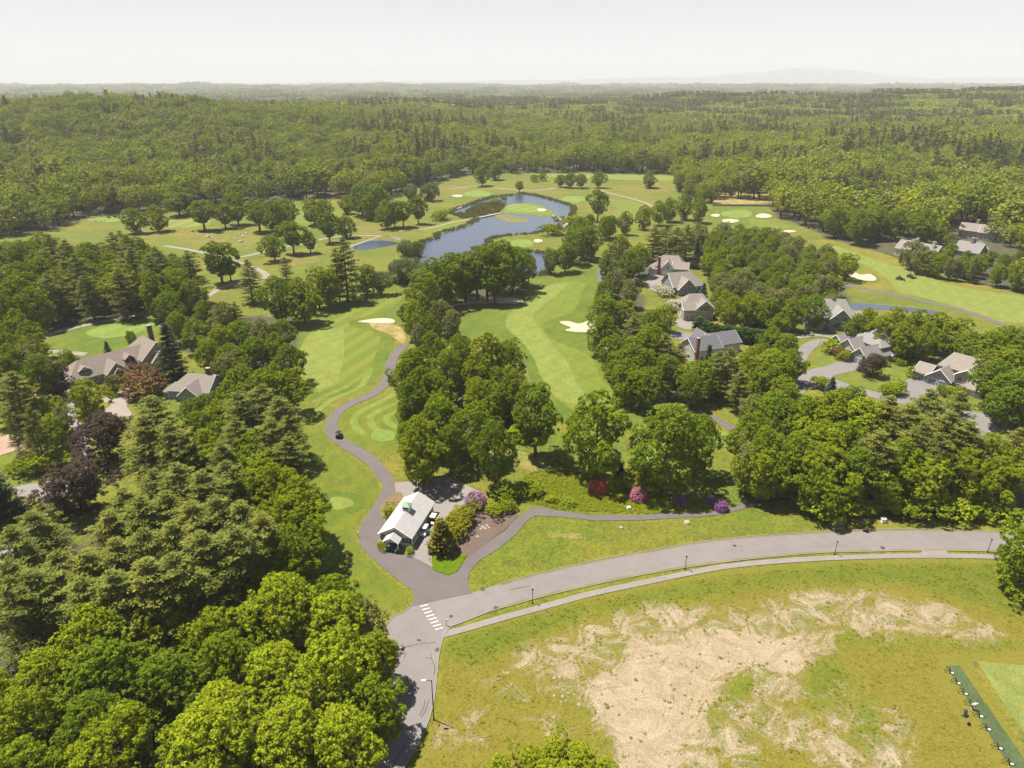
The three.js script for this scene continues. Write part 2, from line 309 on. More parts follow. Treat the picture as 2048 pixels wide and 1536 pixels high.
const greenDef = [[[[172, 665], [211, 651], [264, 643], [306, 632], [322, 640], [299, 656], [253, 672], [211, 677], [183, 673]], 'large pale green inside the loop of cart path'], [ell(1475, 428, 31, 8), 'pale green between four bunkers below the stone wall'], [ell(955, 388, 27, 6.5), 'pale green at the head of the pond'],
  [ell(1050, 417, 42, 8, 0.06), 'striped green on the pond island'], [ell(212, 440, 34, 5), 'far green with four golfers standing on it'], [ell(1042, 487, 26, 8), 'pale green beside the round pond bunker'], [ell(1147, 399, 24, 7), 'far green beyond the water'], [ell(1440, 880, 27, 17), 'pale practice green under the spreading oak']];
greenDef.forEach(([l, label], k) => S('green', l, k === 3 ? stripes(35, 9) : mats.turf, 0.12, greenT, label));
[[ell(680, 1007, 26, 13), 'round tee with pale centre beside the drive'], [ell(630, 1106, 46, 44), 'large oval tee at the edge of the pines'], [ell(768, 872, 28, 12), 'oval tee inside the bend of the cart path'], [ell(1300, 915, 40, 17), 'bright tee ground behind the oak']].forEach(([l, label], k) => S('tee', l, mats.turf, 0.1, k === 0 ? lightT : teeT, label));
const lawnT = mott(K(mix3(C.rough, C.lush, 0.55)), K(mix3(C.rough, C.dry, 0.25)), 16, 7);
S('mown_rough', [[592, 806], [650, 828], [646, 862], [668, 892], [745, 948], [758, 985], [722, 1040], [712, 1085], [760, 1142], [815, 1190], [806, 1216], [740, 1205], [660, 1160], [625, 1030], [598, 940], [585, 870]], mats.turf, 0.035, lawnT);
S('mown_rough', [[690, 826], [750, 800], [800, 792], [812, 860], [795, 905], [745, 906], [694, 872], [682, 848]], mats.turf, 0.035, lawnT);
S('mown_rough', ell(681, 1007, 48, 26), mats.turf, 0.05, lushT);
S('mown_rough', ell(1475, 430, 62, 22), mats.turf, 0.05, lushT);
S('mown_rough', [[90, 690], [120, 668], [200, 645], [318, 630], [322, 660], [290, 690], [180, 705]], mats.turf, 0.05, lushT);
for (const [l, label] of [[[[716, 644], [734, 640], [759, 637], [782, 638], [790, 643], [785, 647], [759, 647], [734, 646]], 'bean-shaped sand bunker by the striped fairway'], [[[1119, 644], [1137, 643], [1158, 648], [1179, 642], [1193, 645], [1181, 653], [1197, 661], [1172, 665], [1130, 661], [1142, 656], [1130, 651]], 'white butterfly-shaped sand bunker beside the long fairway'],
  [[[1694, 549], [1708, 545], [1722, 550], [1738, 548], [1752, 556], [1748, 562], [1728, 561], [1705, 555]], 'heart-shaped sand bunker below the pale fairway'], [ell(1431, 431, 9, 3), 'small bunker beside the walled green'], [ell(1460, 442, 17, 4), 'scalloped bunker in front of the walled green'], [ell(1527, 432, 16, 4.5), 'bunker beyond the walled green'], [ell(1579, 463, 13, 2.5), 'sliver of bunker below the walled green'],
  [ell(1083, 420, 9, 2.8), 'small bunker on the pond island'], [ell(1076, 482, 9, 3.4), 'round bunker beside the pond green'], [ell(915, 392, 11, 2.4), 'bunker at the head of the pond'], [ell(325, 651, 8, 4), 'bunker half hidden by the tall spruce'], [[[900, 612], [960, 600], [1030, 596], [1048, 606], [960, 608]], 'bare sandy ground under the pond oaks']])
{
  { const cx = l.reduce((q, p) => q + p[0], 0) / l.length, cy = l.reduce((q, p) => q + p[1], 0) / l.length; if (!/bare|pond|island/.test(label)) S('bunker_lip', l.map(([x, y]) => [cx + (x - cx) * 1.16, cy + (y - cy) * 1.3 - 0.6]), mats.rough, 0.13, mott(K(C.lush), K(C.rough), 6)); }
  S('bunker', l, mats.sand, 0.17, flat(...C.sand.map((v) => v / 0.86)), label);
}
S('bare_soil', [[1195, 664], [1212, 690], [1240, 725], [1275, 755], [1265, 760], [1228, 738], [1204, 706]], mats.sand, 0.12, mott(K([0.5, 0.35, 0.22]), K(C.dry), 5), 'bare sandy strip along the edge of the trees');
S('bare_soil', [[740, 640], [800, 655], [808, 690], [775, 668], [745, 656]], mats.rough, 0.12, dryT, 'dry worn grass beside the bean-shaped bunker');
S('bare_soil', [[-40, 880], [25, 868], [62, 872], [60, 895], [20, 905], [-40, 925]], mats.sand, 0.1, mott([0.42, 0.29, 0.21], [0.36, 0.25, 0.18], 4), 'pinkish bare earth among the pines');
for (const l of [[[330, 455], [380, 462], [430, 468], [520, 472], [530, 488], [470, 494], [420, 492], [380, 486], [345, 470]], [[700, 448], [745, 452], [770, 462], [740, 470], [700, 462]], [[250, 452], [320, 470], [330, 480], [280, 476]], [[880, 372], [940, 376], [930, 384], [880, 384]], [[1230, 372], [1330, 370], [1340, 384], [1260, 386]], [[540, 520], [620, 512], [640, 524], [560, 534]]]) S('dry_rough', l, mats.rough, 0.05, mott(K([0.19, 0.14, 0.03]), K(C.rough), 10, 3), 'dry tan rough on the far course');
S('bare_soil', [[1390, 385], [1560, 380], [1560, 402], [1480, 408], [1400, 404]], mats.rough, 0.06, dryT, 'dry bank behind the stone wall');
for (const l of [[[1090, 1066], [1112, 1062], [1128, 1068], [1150, 1064], [1168, 1072], [1150, 1080], [1124, 1075], [1104, 1076]], [[960, 900], [985, 890], [1010, 896], [1048, 905], [1100, 918], [1124, 935], [1085, 945], [1040, 936], [1000, 918]]]) S('bare_soil', l, mats.rough, 0.05, mott(K([0.24, 0.18, 0.07]), K(C.rough), 3), 'worn patch in the rough grass');

// ------------------------------------------------------------------ water
const waterFlat = flat(1, 1, 1);
const pondPx = [[700, 596], [726, 578], [770, 572], [812, 566], [824, 540], [840, 500], [848, 482], [871, 477], [876, 467], [910, 458], [941, 446], [952, 436], [930, 430], [903, 428], [908, 419], [941, 409], [955, 403], [983, 395], [1015, 391], [1051, 388], [1081, 393], [1117, 403], [1143, 411], [1148, 421], [1140, 440], [1146, 453], [1128, 458], [1095, 455], [1088, 462], [1071, 467], [1020, 471], [974, 480], [980, 485], [973, 492], [948, 498],
  [990, 505], [1040, 500], [1075, 505], [1120, 508], [1143, 512], [1132, 524], [1108, 530], [1092, 547], [1060, 552], [1010, 540], [940, 540], [880, 560], [830, 580], [770, 596]];
const pond = S('pond', pondPx, mats.water, 0.05, waterFlat, 'long blue pond winding through the course', { lift: 0, edge: 30 });
S('pond', [[706, 493], [722, 486], [752, 481], [790, 484], [797, 488], [770, 493], [735, 499], [712, 499]], mats.water, 0.05, waterFlat, 'small pond below the gravel path', { edge: 30 });
S('pond', [[1690, 610], [1715, 606], [1760, 610], [1872, 622], [1868, 627], [1780, 620], [1705, 618]], mats.water, 0.09, waterFlat, 'pond between the grey house and the pale fairway', { edge: 30 });
const island = S('island', [[998, 424], [1002, 417], [1015, 411], [1042, 407], [1071, 408], [1093, 417], [1108, 430], [1090, 433], [1050, 429]], mats.turf, 0.1, fairT, 'grassy island with its striped green', { lift: 0 });
S('mud_flat', [[990, 429], [1010, 429], [1046, 434], [1058, 443], [1030, 446], [1008, 442]], mats.rough, 0.08, mott(K([0.12, 0.13, 0.03]), K([0.16, 0.15, 0.06]), 8), 'weedy shallows inside the boardwalk', { lift: 0 });
S('mud_flat', [[905, 430], [930, 424], [955, 410], [1000, 402], [1012, 412], [998, 425], [960, 432], [925, 438]], mats.rough, 0.08, mott(K([0.12, 0.14, 0.03]), K([0.15, 0.15, 0.06]), 8), 'reedy marsh between the two ponds', { lift: 0 });

// ------------------------------------------------------------------ roads and paths
const asphT = mott(C.asphalt.map((v) => v / 0.8), C.asphalt.map((v) => v / 0.72), 14), pathT = mott(C.path.map((v) => v / 0.8), C.path.map((v) => v / 0.7), 10, 3), concT = mott(C.concrete.map((v) => v / 0.8), C.concrete.map((v) => v / 0.74), 8, 6);
const roadN = [[2300, 1085], [2100, 1068], [1987, 1063], [1821, 1059], [1700, 1061], [1614, 1065], [1500, 1073], [1407, 1083], [1300, 1101], [1200, 1119], [1120, 1137], [1060, 1151], [1000, 1168], [945, 1186], [885, 1198], [822, 1213], [806, 1226], [782, 1237], [768, 1262], [768, 1310], [766, 1370], [752, 1415], [728, 1460], [706, 1500], [690, 1536], [640, 1640], [600, 1760]];
const roadS = [[740, 1760], [775, 1610], [812, 1530], [838, 1485], [858, 1440], [868, 1400], [874, 1350], [878, 1310], [884, 1285], [890, 1267], [900, 1255], [929, 1244], [988, 1221], [1026, 1211], [1067, 1199], [1119, 1186], [1200, 1168], [1283, 1151], [1366, 1137], [1428, 1128], [1540, 1115], [1655, 1106], [1740, 1104], [1838, 1102], [1987, 1104], [2100, 1110], [2300, 1130]];
const road = S('main_road', [...roadN, ...roadS], mats.asphalt, 0.06, asphT, 'grey asphalt road bending past the crossing', { round: false, edge: 4 });
const kerbLine = (list, parent) => { const o = new THREE.Mesh(strip(curve(list, 2), 0.08, 0.16, flat(1, 1, 1), { raised: 0.16 }), mats.kerb); o.name = 'kerb'; parent.add(o); shadows(o); };
kerbLine(roadN.slice(0, 13).map(([x, y]) => [x, y]), road.o); kerbLine(roadN.slice(15), road.o); kerbLine(roadS, road.o);
for (const l of [roadN.slice(0, 13), roadS.slice(12)]) structure(new THREE.Mesh(strip(offsetLine(curve(l, 2), -0.32), 0.28, 0.075, mott([0.25, 0.2, 0.12], [0.16, 0.14, 0.03], 3)), mats.sand), 'bare_soil', 'dry sandy edge of the road');
for (const l of [[[800, 1252], [830, 1262], [822, 1296], [792, 1290]], [[1600, 1088], [1700, 1084], [1702, 1093], [1602, 1097]]]) sheet('repair_patch', l, mats.asphalt, 0.075, mott(C.asphalt.map((v) => v / 0.84), C.asphalt.map((v) => v / 0.8), 5), { parent: road.o, round: false });
const mainPath = [[812, 686], [797, 702], [784, 722], [779, 745], [766, 772], [740, 791], [706, 805], [676, 824], [663, 846], [667, 868], [690, 888], [724, 909], [752, 931], [770, 957]];
const mainCurve = curve(mainPath, 2);
structure(new THREE.Mesh(strip(mainCurve, 1.75, 0.1, pathT), mats.asphalt), 'cart_path', 'curving asphalt cart path with a cart on it');
S('drive', [[758, 948], [766, 975], [758, 995], [745, 1016], [726, 1042], [717, 1062], [718, 1086], [736, 1110], [770, 1139], [800, 1163], [824, 1180], [828, 1196], [822, 1214], [885, 1199], [944, 1187], [936, 1168], [938, 1146], [958, 1122], [1002, 1095], [1032, 1069], [1055, 1041], [1070, 1032], [1119, 1034], [1193, 1042], [1280, 1041], [1400, 1034], [1445, 1029], [1495, 1016], [1545, 998], [1540, 988], [1490, 1004], [1440, 1017], [1400, 1021], [1280, 1031], [1178, 1031], [1119, 1022], [1081, 1014], [1058, 1019], [1032, 1038], [1011, 1061], [967, 1090], [932, 1117], [915, 1143], [897, 1152], [868, 1140], [830, 1116], [800, 1108], [772, 1096], [760, 1076], [765, 1056], [786, 1020], [792, 990], [789, 965], [780, 945]], mats.asphalt, 0.1, pathT, 'darker asphalt drive looping round the white hut', { round: false, edge: 4 });
S('parking_pad', [[815, 1108], [868, 1137], [871, 1104], [880, 1060], [886, 1043], [905, 1026], [932, 1010], [962, 985], [900, 955], [846, 960], [788, 966], [790, 985], [800, 1000], [770, 1080], [790, 1104]], mats.asphalt, 0.08, concT, 'pale paved pad beside and behind the white hut', { round: false, edge: 4 });
S('planting_bed', [[926, 1026], [944, 1014], [988, 1017], [1029, 1021], [1036, 1029], [1017, 1054], [973, 1086], [932, 1116], [900, 1120], [880, 1100], [905, 1090], [920, 1066]], mats.mulch, 0.13, mott([0.155, 0.105, 0.088], [0.195, 0.135, 0.112], 3), 'brown mulch bed between the drives');
S('planting_bed', [[766, 1004], [800, 984], [806, 996], [785, 1030], [766, 1040]], mats.mulch, 0.13, mott([0.24, 0.17, 0.07], [0.27, 0.2, 0.09], 3), 'tan mulch bed by the hut fence');
S('planting_bed', [[756, 1082], [768, 1080], [790, 1104], [786, 1108], [768, 1100]], mats.mulch, 0.16, mott([0.3, 0.22, 0.14], [0.36, 0.27, 0.17], 2), 'small bed at the hut steps');
const walk = [[2300, 1140], [2100, 1121], [1987, 1114], [1821, 1112], [1700, 1115], [1614, 1119], [1530, 1125], [1448, 1134], [1366, 1149], [1280, 1167], [1178, 1189], [1119, 1205], [1061, 1221], [1002, 1237], [944, 1254], [897, 1267], [884, 1270]];
structure(new THREE.Mesh(strip(curve(walk, 2), 0.75, 0.1, concT), mats.asphalt), 'pavement', 'pale concrete pavement beside the road');
S('parking_pad', [[1844, 1101], [1893, 1101], [1897, 1113], [1840, 1113]], mats.asphalt, 0.14, concT, 'dropped kerb crossing to the pavement', { round: false });
const ribbon = (list, half, tint, label, mat = mats.asphalt, off = 0.1, name = 'cart_path') => structure(new THREE.Mesh(strip(curve(list, 3), half, off, tint), mat), name, label);
const gravT = mott(C.gravelPath.map((v) => v / 0.8), C.gravelPath.map((v) => v / 0.7), 9, 2);
ribbon([[1340, 779], [1347, 785], [1399, 822], [1448, 848], [1475, 862], [1530, 880], [1587, 910], [1614, 940], [1596, 966], [1544, 993]], 1.5, pathT, 'cart path running under the roadside trees');
ribbon([[330, 624], [246, 636], [169, 651], [105, 668], [76, 683], [60, 700]], 1.7, gravT, 'pale cart path round the large green');
ribbon([[172, 709], [140, 706], [105, 703], [70, 708], [40, 722]], 1.5, gravT, 'pale path behind the long house');
ribbon([[60, 742], [100, 730], [128, 722]], 1.4, gravT, 'short pale path by the long house');
ribbon([[330, 492], [380, 500], [425, 511], [478, 526], [522, 542], [530, 556], [490, 562], [450, 573], [402, 602], [380, 622]], 1.8, gravT, 'gravel cart path crossing the rough');
ribbon([[425, 511], [470, 515], [550, 499], [620, 484], [665, 475], [765, 472], [800, 478]], 1.6, gravT, 'gravel cart path past the small pond');
ribbon([[690, 500], [700, 494], [745, 478], [766, 472], [800, 480]], 1.2, gravT, 'gravel path over the pond bank');
ribbon([[1216, 505], [1204, 528], [1199, 552], [1208, 585]], 1.5, pathT, 'cart path at the edge of the trees by the long fairway');
ribbon([[1200, 380], [1214, 385], [1254, 395], [1294, 407], [1310, 418]], 1.8, gravT, 'far cart path over the rise');
ribbon([[900, 378], [960, 372], [1010, 378], [1060, 382], [1110, 376], [1150, 366]], 1.8, gravT, 'far cart path round the head of the pond');
ribbon([[945, 437], [900, 446], [860, 456], [800, 462]], 1.2, gravT, 'path leading to the boardwalk');
ribbon([[1690, 570], [1705, 573], [1760, 584], [1821, 598], [1904, 615], [1966, 634], [2007, 650], [2080, 672]], 1.8, pathT, 'cart path below the pale fairway');
// residential drives
S('drive', [[28, 975], [82, 965], [122, 950], [146, 925], [158, 900], [154, 872], [136, 846], [128, 820], [110, 800], [70, 790], [90, 768], [140, 772], [150, 800], [152, 830], [172, 868], [182, 905], [172, 940], [150, 962], [120, 1005], [98, 1035], [70, 1075], [40, 1110], [-60, 1160], [-90, 1130], [30, 1080], [62, 1040], [84, 1004], [30, 990]], mats.asphalt, 0.09, concT, 'grey lane winding between the copper beeches', { edge: 4 });
S('drive', [[70, 800], [86, 772], [128, 770], [140, 800], [130, 822], [116, 812]], mats.asphalt, 0.13, mott([0.36, 0.26, 0.22], [0.32, 0.24, 0.2], 6), 'pinkish paved forecourt of the long house', { edge: 4 });
S('drive', [[200, 800], [232, 788], [258, 776], [268, 790], [254, 812], [262, 832], [215, 836], [186, 830], [222, 812]], mats.asphalt, 0.11, mott([0.34, 0.27, 0.23], [0.3, 0.25, 0.22], 6), 'paved turning loop with pink edging', { edge: 4 });
S('drive', [[60, 1075], [110, 1062], [150, 1052], [156, 1060], [100, 1085], [40, 1120]], mats.asphalt, 0.12, concT, 'grey spur of the lane under the pines', { edge: 4 });
S('drive', [[1600, 752], [1625, 738], [1648, 734], [1690, 722], [1728, 732], [1716, 740], [1665, 754], [1690, 766], [1760, 786], [1792, 790], [1822, 757], [1884, 773], [1872, 792], [1840, 815], [1800, 808], [1720, 790], [1660, 776], [1620, 778], [1590, 800], [1560, 792]], mats.asphalt, 0.09, asphT, 'forked asphalt driveway of the garage houses', { edge: 4 });
S('drive', [[1600, 735], [1622, 705], [1640, 690], [1662, 683], [1648, 678], [1615, 684], [1592, 706], [1580, 735]], mats.asphalt, 0.1, asphT, 'drive curling round the flower island', { edge: 4 });
S('drive', [[1596, 672], [1640, 668], [1668, 672], [1668, 676], [1636, 673], [1596, 677]], mats.asphalt, 0.1, concT, 'front walk of the grey house');
S('drive', [[1870, 818], [1960, 826], [2035, 848], [2032, 862], [1990, 862], [1975, 880], [1950, 885], [1958, 860], [1930, 846], [1870, 838]], mats.asphalt, 0.09, asphT, 'end of the lane turning behind the pines', { edge: 4 });
S('drive', [[1293, 560], [1300, 548], [1325, 552], [1340, 570], [1322, 586], [1300, 578]], mats.asphalt, 0.09, concT, 'pale forecourt of the brick-chimney house');
S('drive', [[1348, 662], [1385, 668], [1440, 682], [1432, 690], [1380, 682], [1345, 676]], mats.asphalt, 0.09, asphT, 'short drive beside the clipped hedge');
S('drive', [[1352, 640], [1372, 636], [1388, 652], [1376, 660], [1354, 652]], mats.asphalt, 0.1, concT, 'forecourt of the tall tan house');
for (const l of [[[1640, 700], [1680, 690], [1700, 705], [1690, 722], [1650, 732], [1622, 722]], [[1665, 754], [1720, 742], [1800, 735], [1822, 756], [1792, 786], [1760, 784], [1700, 768]], [[1800, 812], [1860, 800], [1960, 800], [1990, 835], [1900, 826]], [[1360, 668], [1400, 664], [1440, 676], [1420, 682]], [[60, 970], [130, 962], [118, 1000], [92, 1020], [62, 1000]], [[30, 950], [80, 935], [128, 935], [100, 958], [40, 972]], [[268, 770], [330, 760], [350, 800], [300, 812], [268, 800]]])
  S('lawn', l, mats.turf, 0.06, mott(K([0.10, 0.135, 0.006]), K([0.13, 0.14, 0.010]), 9), 'bright mown lawn by a drive', { edge: 4 });
// mown bands curling along the cart path
const bandT = mott(K(mix3(C.fair, C.fairLight, 0.9)), K(mix3(C.fair, C.fairLight, 0.4)), 6, 5);
for (const [w, a, b, hw] of [[-6.5, 10, 46, 1.1], [-11, 12, 48, 1.1], [-15.5, 14, 48, 1.1], [-20, 20, 44, 0.9], [7, 12, 34, 1.1], [11.5, 14, 32, 1.1], [16, 16, 30, 1.0]]) {
  const seg = offsetLine(mainCurve.slice(a, Math.min(b, mainCurve.length)), w);
  const o = new THREE.Mesh(strip(curve(seg.filter((_, k) => k % 4 === 0), 2), hw, 0.06, bandT), mats.turf); structure(o, 'mown_band', 'pale mown band curling beside the cart path');
}
// crossing, cracks, covers: laid on the road
const onRoad = (list, half, mat, name, off = 0.09) => { const o = new THREE.Mesh(strip(curve(list, 0.6), half, off, flat(1, 1, 1)), mat); o.name = name; road.o.add(o); shadows(o); return o; };
for (let k = 0; k < 8; k++) { const t = k / 7, x = lerp(848, 878, t), y = lerp(1212, 1258, t); onRoad([[x - 8, y + 2.2], [x, y], [x + 8, y - 2.2]], 0.15, mats.paint, 'crossing_stripe', 0.1); }
for (const l of [[[795, 1300], [830, 1290], [850, 1287], [872, 1286]], [[848, 1285], [850, 1283]], [[861, 1308], [866, 1326], [870, 1332], [868, 1350]], [[862, 1318], [850, 1315]], [[858, 1398], [850, 1424], [842, 1436]], [[850, 1400], [846, 1420], [838, 1432]], [[812, 1420], [806, 1450], [798, 1462]], [[812, 1490], [796, 1512], [784, 1536]], [[812, 1305], [808, 1318]], [[1020, 1180], [1060, 1172]], [[1478, 1093], [1484, 1094]]]) onRoad(l, 0.05, mats.crack, 'crack');
for (const [x, y, a] of [[965, 1179, 0], [992, 1216, 0], [875, 1300, 0], [1765, 1096, 0], [1735, 1064, 0], [838, 1281, 1]]) onRoad([[x - 4, y - 1.2], [x, y], [x + 4, y + 1.2]], a ? 0.25 : 0.42, mats.iron, a ? 'patch' : 'drain_grate', 0.1);
{ const q = at(902, 1233), c = new THREE.Mesh(new THREE.CylinderGeometry(0.38, 0.38, 0.02, 18), mats.iron); c.position.set(q.x, q.y + 0.1, q.z); c.name = 'manhole_cover'; road.o.add(c); const q2 = at(1469, 1092), c2 = c.clone(); c2.position.set(q2.x, q2.y + 0.1, q2.z); road.o.add(c2); }

// ------------------------------------------------------------------ the field of bare earth and weeds
const field = { x0: -32, x1: 128, z0: -122, z1: -42 };
const FW = 512, FH = 256;
function rasterMask(polys, blur) {
  let m = new Float32Array(FW * FH);
  const P = polys.map(([l, v]) => [pts(l), v]);
  for (let j = 0; j < FH; j++) for (let i = 0; i < FW; i++) { const x = lerp(field.x0, field.x1, i / FW), z = lerp(field.z0, field.z1, j / FH); for (const [l, v] of P) if (inside(x, z, l)) m[j * FW + i] = v; }
  for (let it = 0; it < 3; it++) for (const dir of [1, FW]) { const o = new Float32Array(FW * FH); for (let j = 0; j < FH; j++) for (let i = 0; i < FW; i++) { let s = 0, c = 0; for (let q = -blur; q <= blur; q++) { const ii = i + (dir === 1 ? q : 0), jj = j + (dir === 1 ? 0 : q); if (ii >= 0 && ii < FW && jj >= 0 && jj < FH) { s += m[jj * FW + ii]; c++; } } o[j * FW + i] = s / c; } m = o; }
  return m;
}
const sampleMask = (m, x, z) => { const i = clamp(((x - field.x0) / (field.x1 - field.x0)) * FW, 0, FW - 1.01), j = clamp(((z - field.z0) / (field.z1 - field.z0)) * FH, 0, FH - 1.01), a = i | 0, b = j | 0, u = i - a, v = j - b; return lerp(lerp(m[b * FW + a], m[b * FW + a + 1], u), lerp(m[(b + 1) * FW + a], m[(b + 1) * FW + a + 1], u), v); };
const dirtMask = rasterMask([
  [[[1000, 1318], [1050, 1290], [1120, 1258], [1200, 1226], [1290, 1208], [1350, 1198], [1450, 1212], [1540, 1188], [1640, 1178], [1780, 1178], [1880, 1198], [1960, 1238], [2040, 1278], [1960, 1286], [1850, 1278], [1740, 1288], [1660, 1302], [1640, 1345], [1600, 1395], [1540, 1440], [1490, 1490], [1450, 1560], [1240, 1560], [1205, 1470], [1150, 1405], [1080, 1372], [1010, 1352]], 0.62],
  [[[1270, 1290], [1400, 1270], [1500, 1265], [1640, 1290], [1600, 1330], [1440, 1370], [1400, 1440], [1330, 1560], [1245, 1560], [1215, 1460], [1180, 1390]], 1.0],
  [[[1460, 1560], [1500, 1480], [1600, 1420], [1700, 1375], [1770, 1390], [1835, 1450], [1845, 1510], [1800, 1570]], 0.62],
  [[[910, 1302], [940, 1322], [985, 1352], [1020, 1376], [1080, 1398], [1060, 1410], [1000, 1388], [950, 1356], [920, 1330]], 0.78],
  [[[880, 1400], [1000, 1420], [1130, 1420], [1160, 1480], [1000, 1490], [860, 1530], [830, 1530]], 0.42],
  [[[1420, 1435], [1445, 1385], [1492, 1328], [1524, 1338], [1502, 1384], [1455, 1432]], 0.12],
  [[[1602, 1392], [1632, 1318], [1684, 1320], [1706, 1360], [1645, 1425]], 0.16],
  [[[1640, 1268], [1700, 1258], [1760, 1280], [1700, 1292]], 0.15], [[[1700, 1395], [1765, 1400], [1770, 1490], [1690, 1500]], 0.32], [[[1500, 1500], [1600, 1470], [1640, 1560], [1440, 1570]], 0.3],
], 4);
const greenMask = rasterMask([
  [[[880, 1280], [1120, 1222], [1300, 1180], [1640, 1128], [2300, 1125], [2300, 1250], [2060, 1240], [1960, 1210], [1800, 1165], [1600, 1165], [1400, 1195], [1200, 1222], [1060, 1280], [960, 1330], [900, 1320]], 0.85],
  [[[1420, 1435], [1445, 1385], [1492, 1328], [1524, 1338], [1502, 1384], [1455, 1432]], 0.9], [[[1602, 1392], [1632, 1318], [1684, 1320], [1706, 1360], [1645, 1425]], 0.8],
  [[[1700, 1395], [1765, 1400], [1770, 1490], [1690, 1500]], 0.7], [[[1640, 1268], [1700, 1258], [1760, 1280], [1700, 1292]], 0.9], [[[1180, 1440], [1120, 1400], [1200, 1400], [1230, 1440]], 0.6], [[[1700, 1270], [2100, 1285], [2100, 1300], [1700, 1290]], 0.7],
], 4);
const fieldTex = tex(2048, 1024, 1, (u, v) => {
  const x = lerp(field.x0, field.x1, u), z = lerp(field.z0, field.z1, v), wx = x + 2.2 * n2(x / 9, z / 9 + 3), wz = z + 2.2 * n2b(x / 9 + 5, z / 9);
  const f1n = n2(wx / 8, wz / 6) * 0.5 + n2b(wx / 2.6, wz / 2.2) * 0.32 + n2(wx / 0.9, wz / 0.8) * 0.22, grain = hash(Math.floor(u * 2048), Math.floor(v * 1024), 4), g2 = hash(Math.floor(u * 900), Math.floor(v * 450), 14) - 0.5, clod = n2b(wx / 1.3 + 4, wz / 1.1);
  const streak = n2(wx / 2.2 + wz / 2.6, wz / 26 - wx / 30), d = sampleMask(dirtMask, x, z) - 0.2 * smoothstep(streak, 0.25, 0.8) + 0.46 * f1n + 0.16 * g2 - 0.08, gm = sampleMask(greenMask, x, z) + 0.35 * f1n;
  let c = mix3([0.150, 0.132, 0.010], [0.106, 0.130, 0.004], smoothstep(gm + 0.1 * g2, 0.05, 0.7));
  c = mix3(c, [0.072, 0.108, 0.003], smoothstep(gm, 0.6, 1.1) * 0.7);
  c = mix3(c, mix3([0.190, 0.152, 0.060], [0.135, 0.135, 0.040], smoothstep(n2(wx / 5 + 8, wz / 4), -0.2, 0.5)), smoothstep(d, 0.2, 0.5));
  const soil = mix3(mix3([0.268, 0.205, 0.128], [0.320, 0.252, 0.170], clamp(0.5 + 0.6 * n2(wx / 6, wz / 3.4), 0, 1)), [0.20, 0.165, 0.085], smoothstep(n2b(wx / 2.1 + 2, wz / 1.3), 0.2, 0.9) * 0.4);
  c = mix3(c, soil, smoothstep(d, 0.34, 0.8));
  const k = 0.86 * (1 + 0.3 * (grain - 0.5) + 0.34 * g2 + 0.05 * clod); return [c[0] * k, c[1] * k, c[2] * k];
}, true, false);
{
  const poly = [[884, 1286], [920, 1268], [1002, 1244], [1119, 1212], [1280, 1174], [1450, 1141], [1560, 1129], [1700, 1121], [1850, 1118], [2048, 1122], [2300, 1145], [2400, 1300], [2300, 1700], [1500, 1800], [760, 1760], [790, 1620], [826, 1535], [852, 1488], [870, 1440], [882, 1380], [884, 1330]];
  const s = sheet('field', poly, std({ map: fieldTex, roughness: 1 }), 0.035, flat(1, 1, 1), { round: false, edge: 4, label: 'rough field of bare sandy earth and weeds below the road' });
  const P = s.o.geometry.attributes.position, U = s.o.geometry.attributes.uv; for (let k = 0; k < P.count; k++) U.setXY(k, (P.getX(k) - field.x0) / (field.x1 - field.x0), (P.getZ(k) - field.z0) / (field.z1 - field.z0));
}
S('range_mat', [[1891, 1332], [1919, 1332], [2048, 1518], [2120, 1620], [2084, 1620], [2022, 1536], [1988, 1485], [1936, 1401]], mats.turf, 0.08, flat(0.072, 0.108, 0.036), 'long green artificial tee mat of the driving range', { round: false });
S('green', [[1954, 1323], [2048, 1331], [2200, 1345], [2300, 1600], [2140, 1600], [2048, 1466], [2016, 1419], [1989, 1380]], mats.turf, 0.08, mott(K([0.15, 0.175, 0.035]), K([0.17, 0.19, 0.04]), 8), 'practice putting green beside the range mat', { round: false });
structure(new THREE.Mesh(strip(curve([[1950, 1322], [1972, 1362], [2000, 1408], [2040, 1472], [2090, 1550]], 2), 1.0, 0.07, mott(K([0.13, 0.14, 0.008]), K(C.dry), 6)), mats.rough), 'mown_rough', 'dark band of longer grass along the putting green');

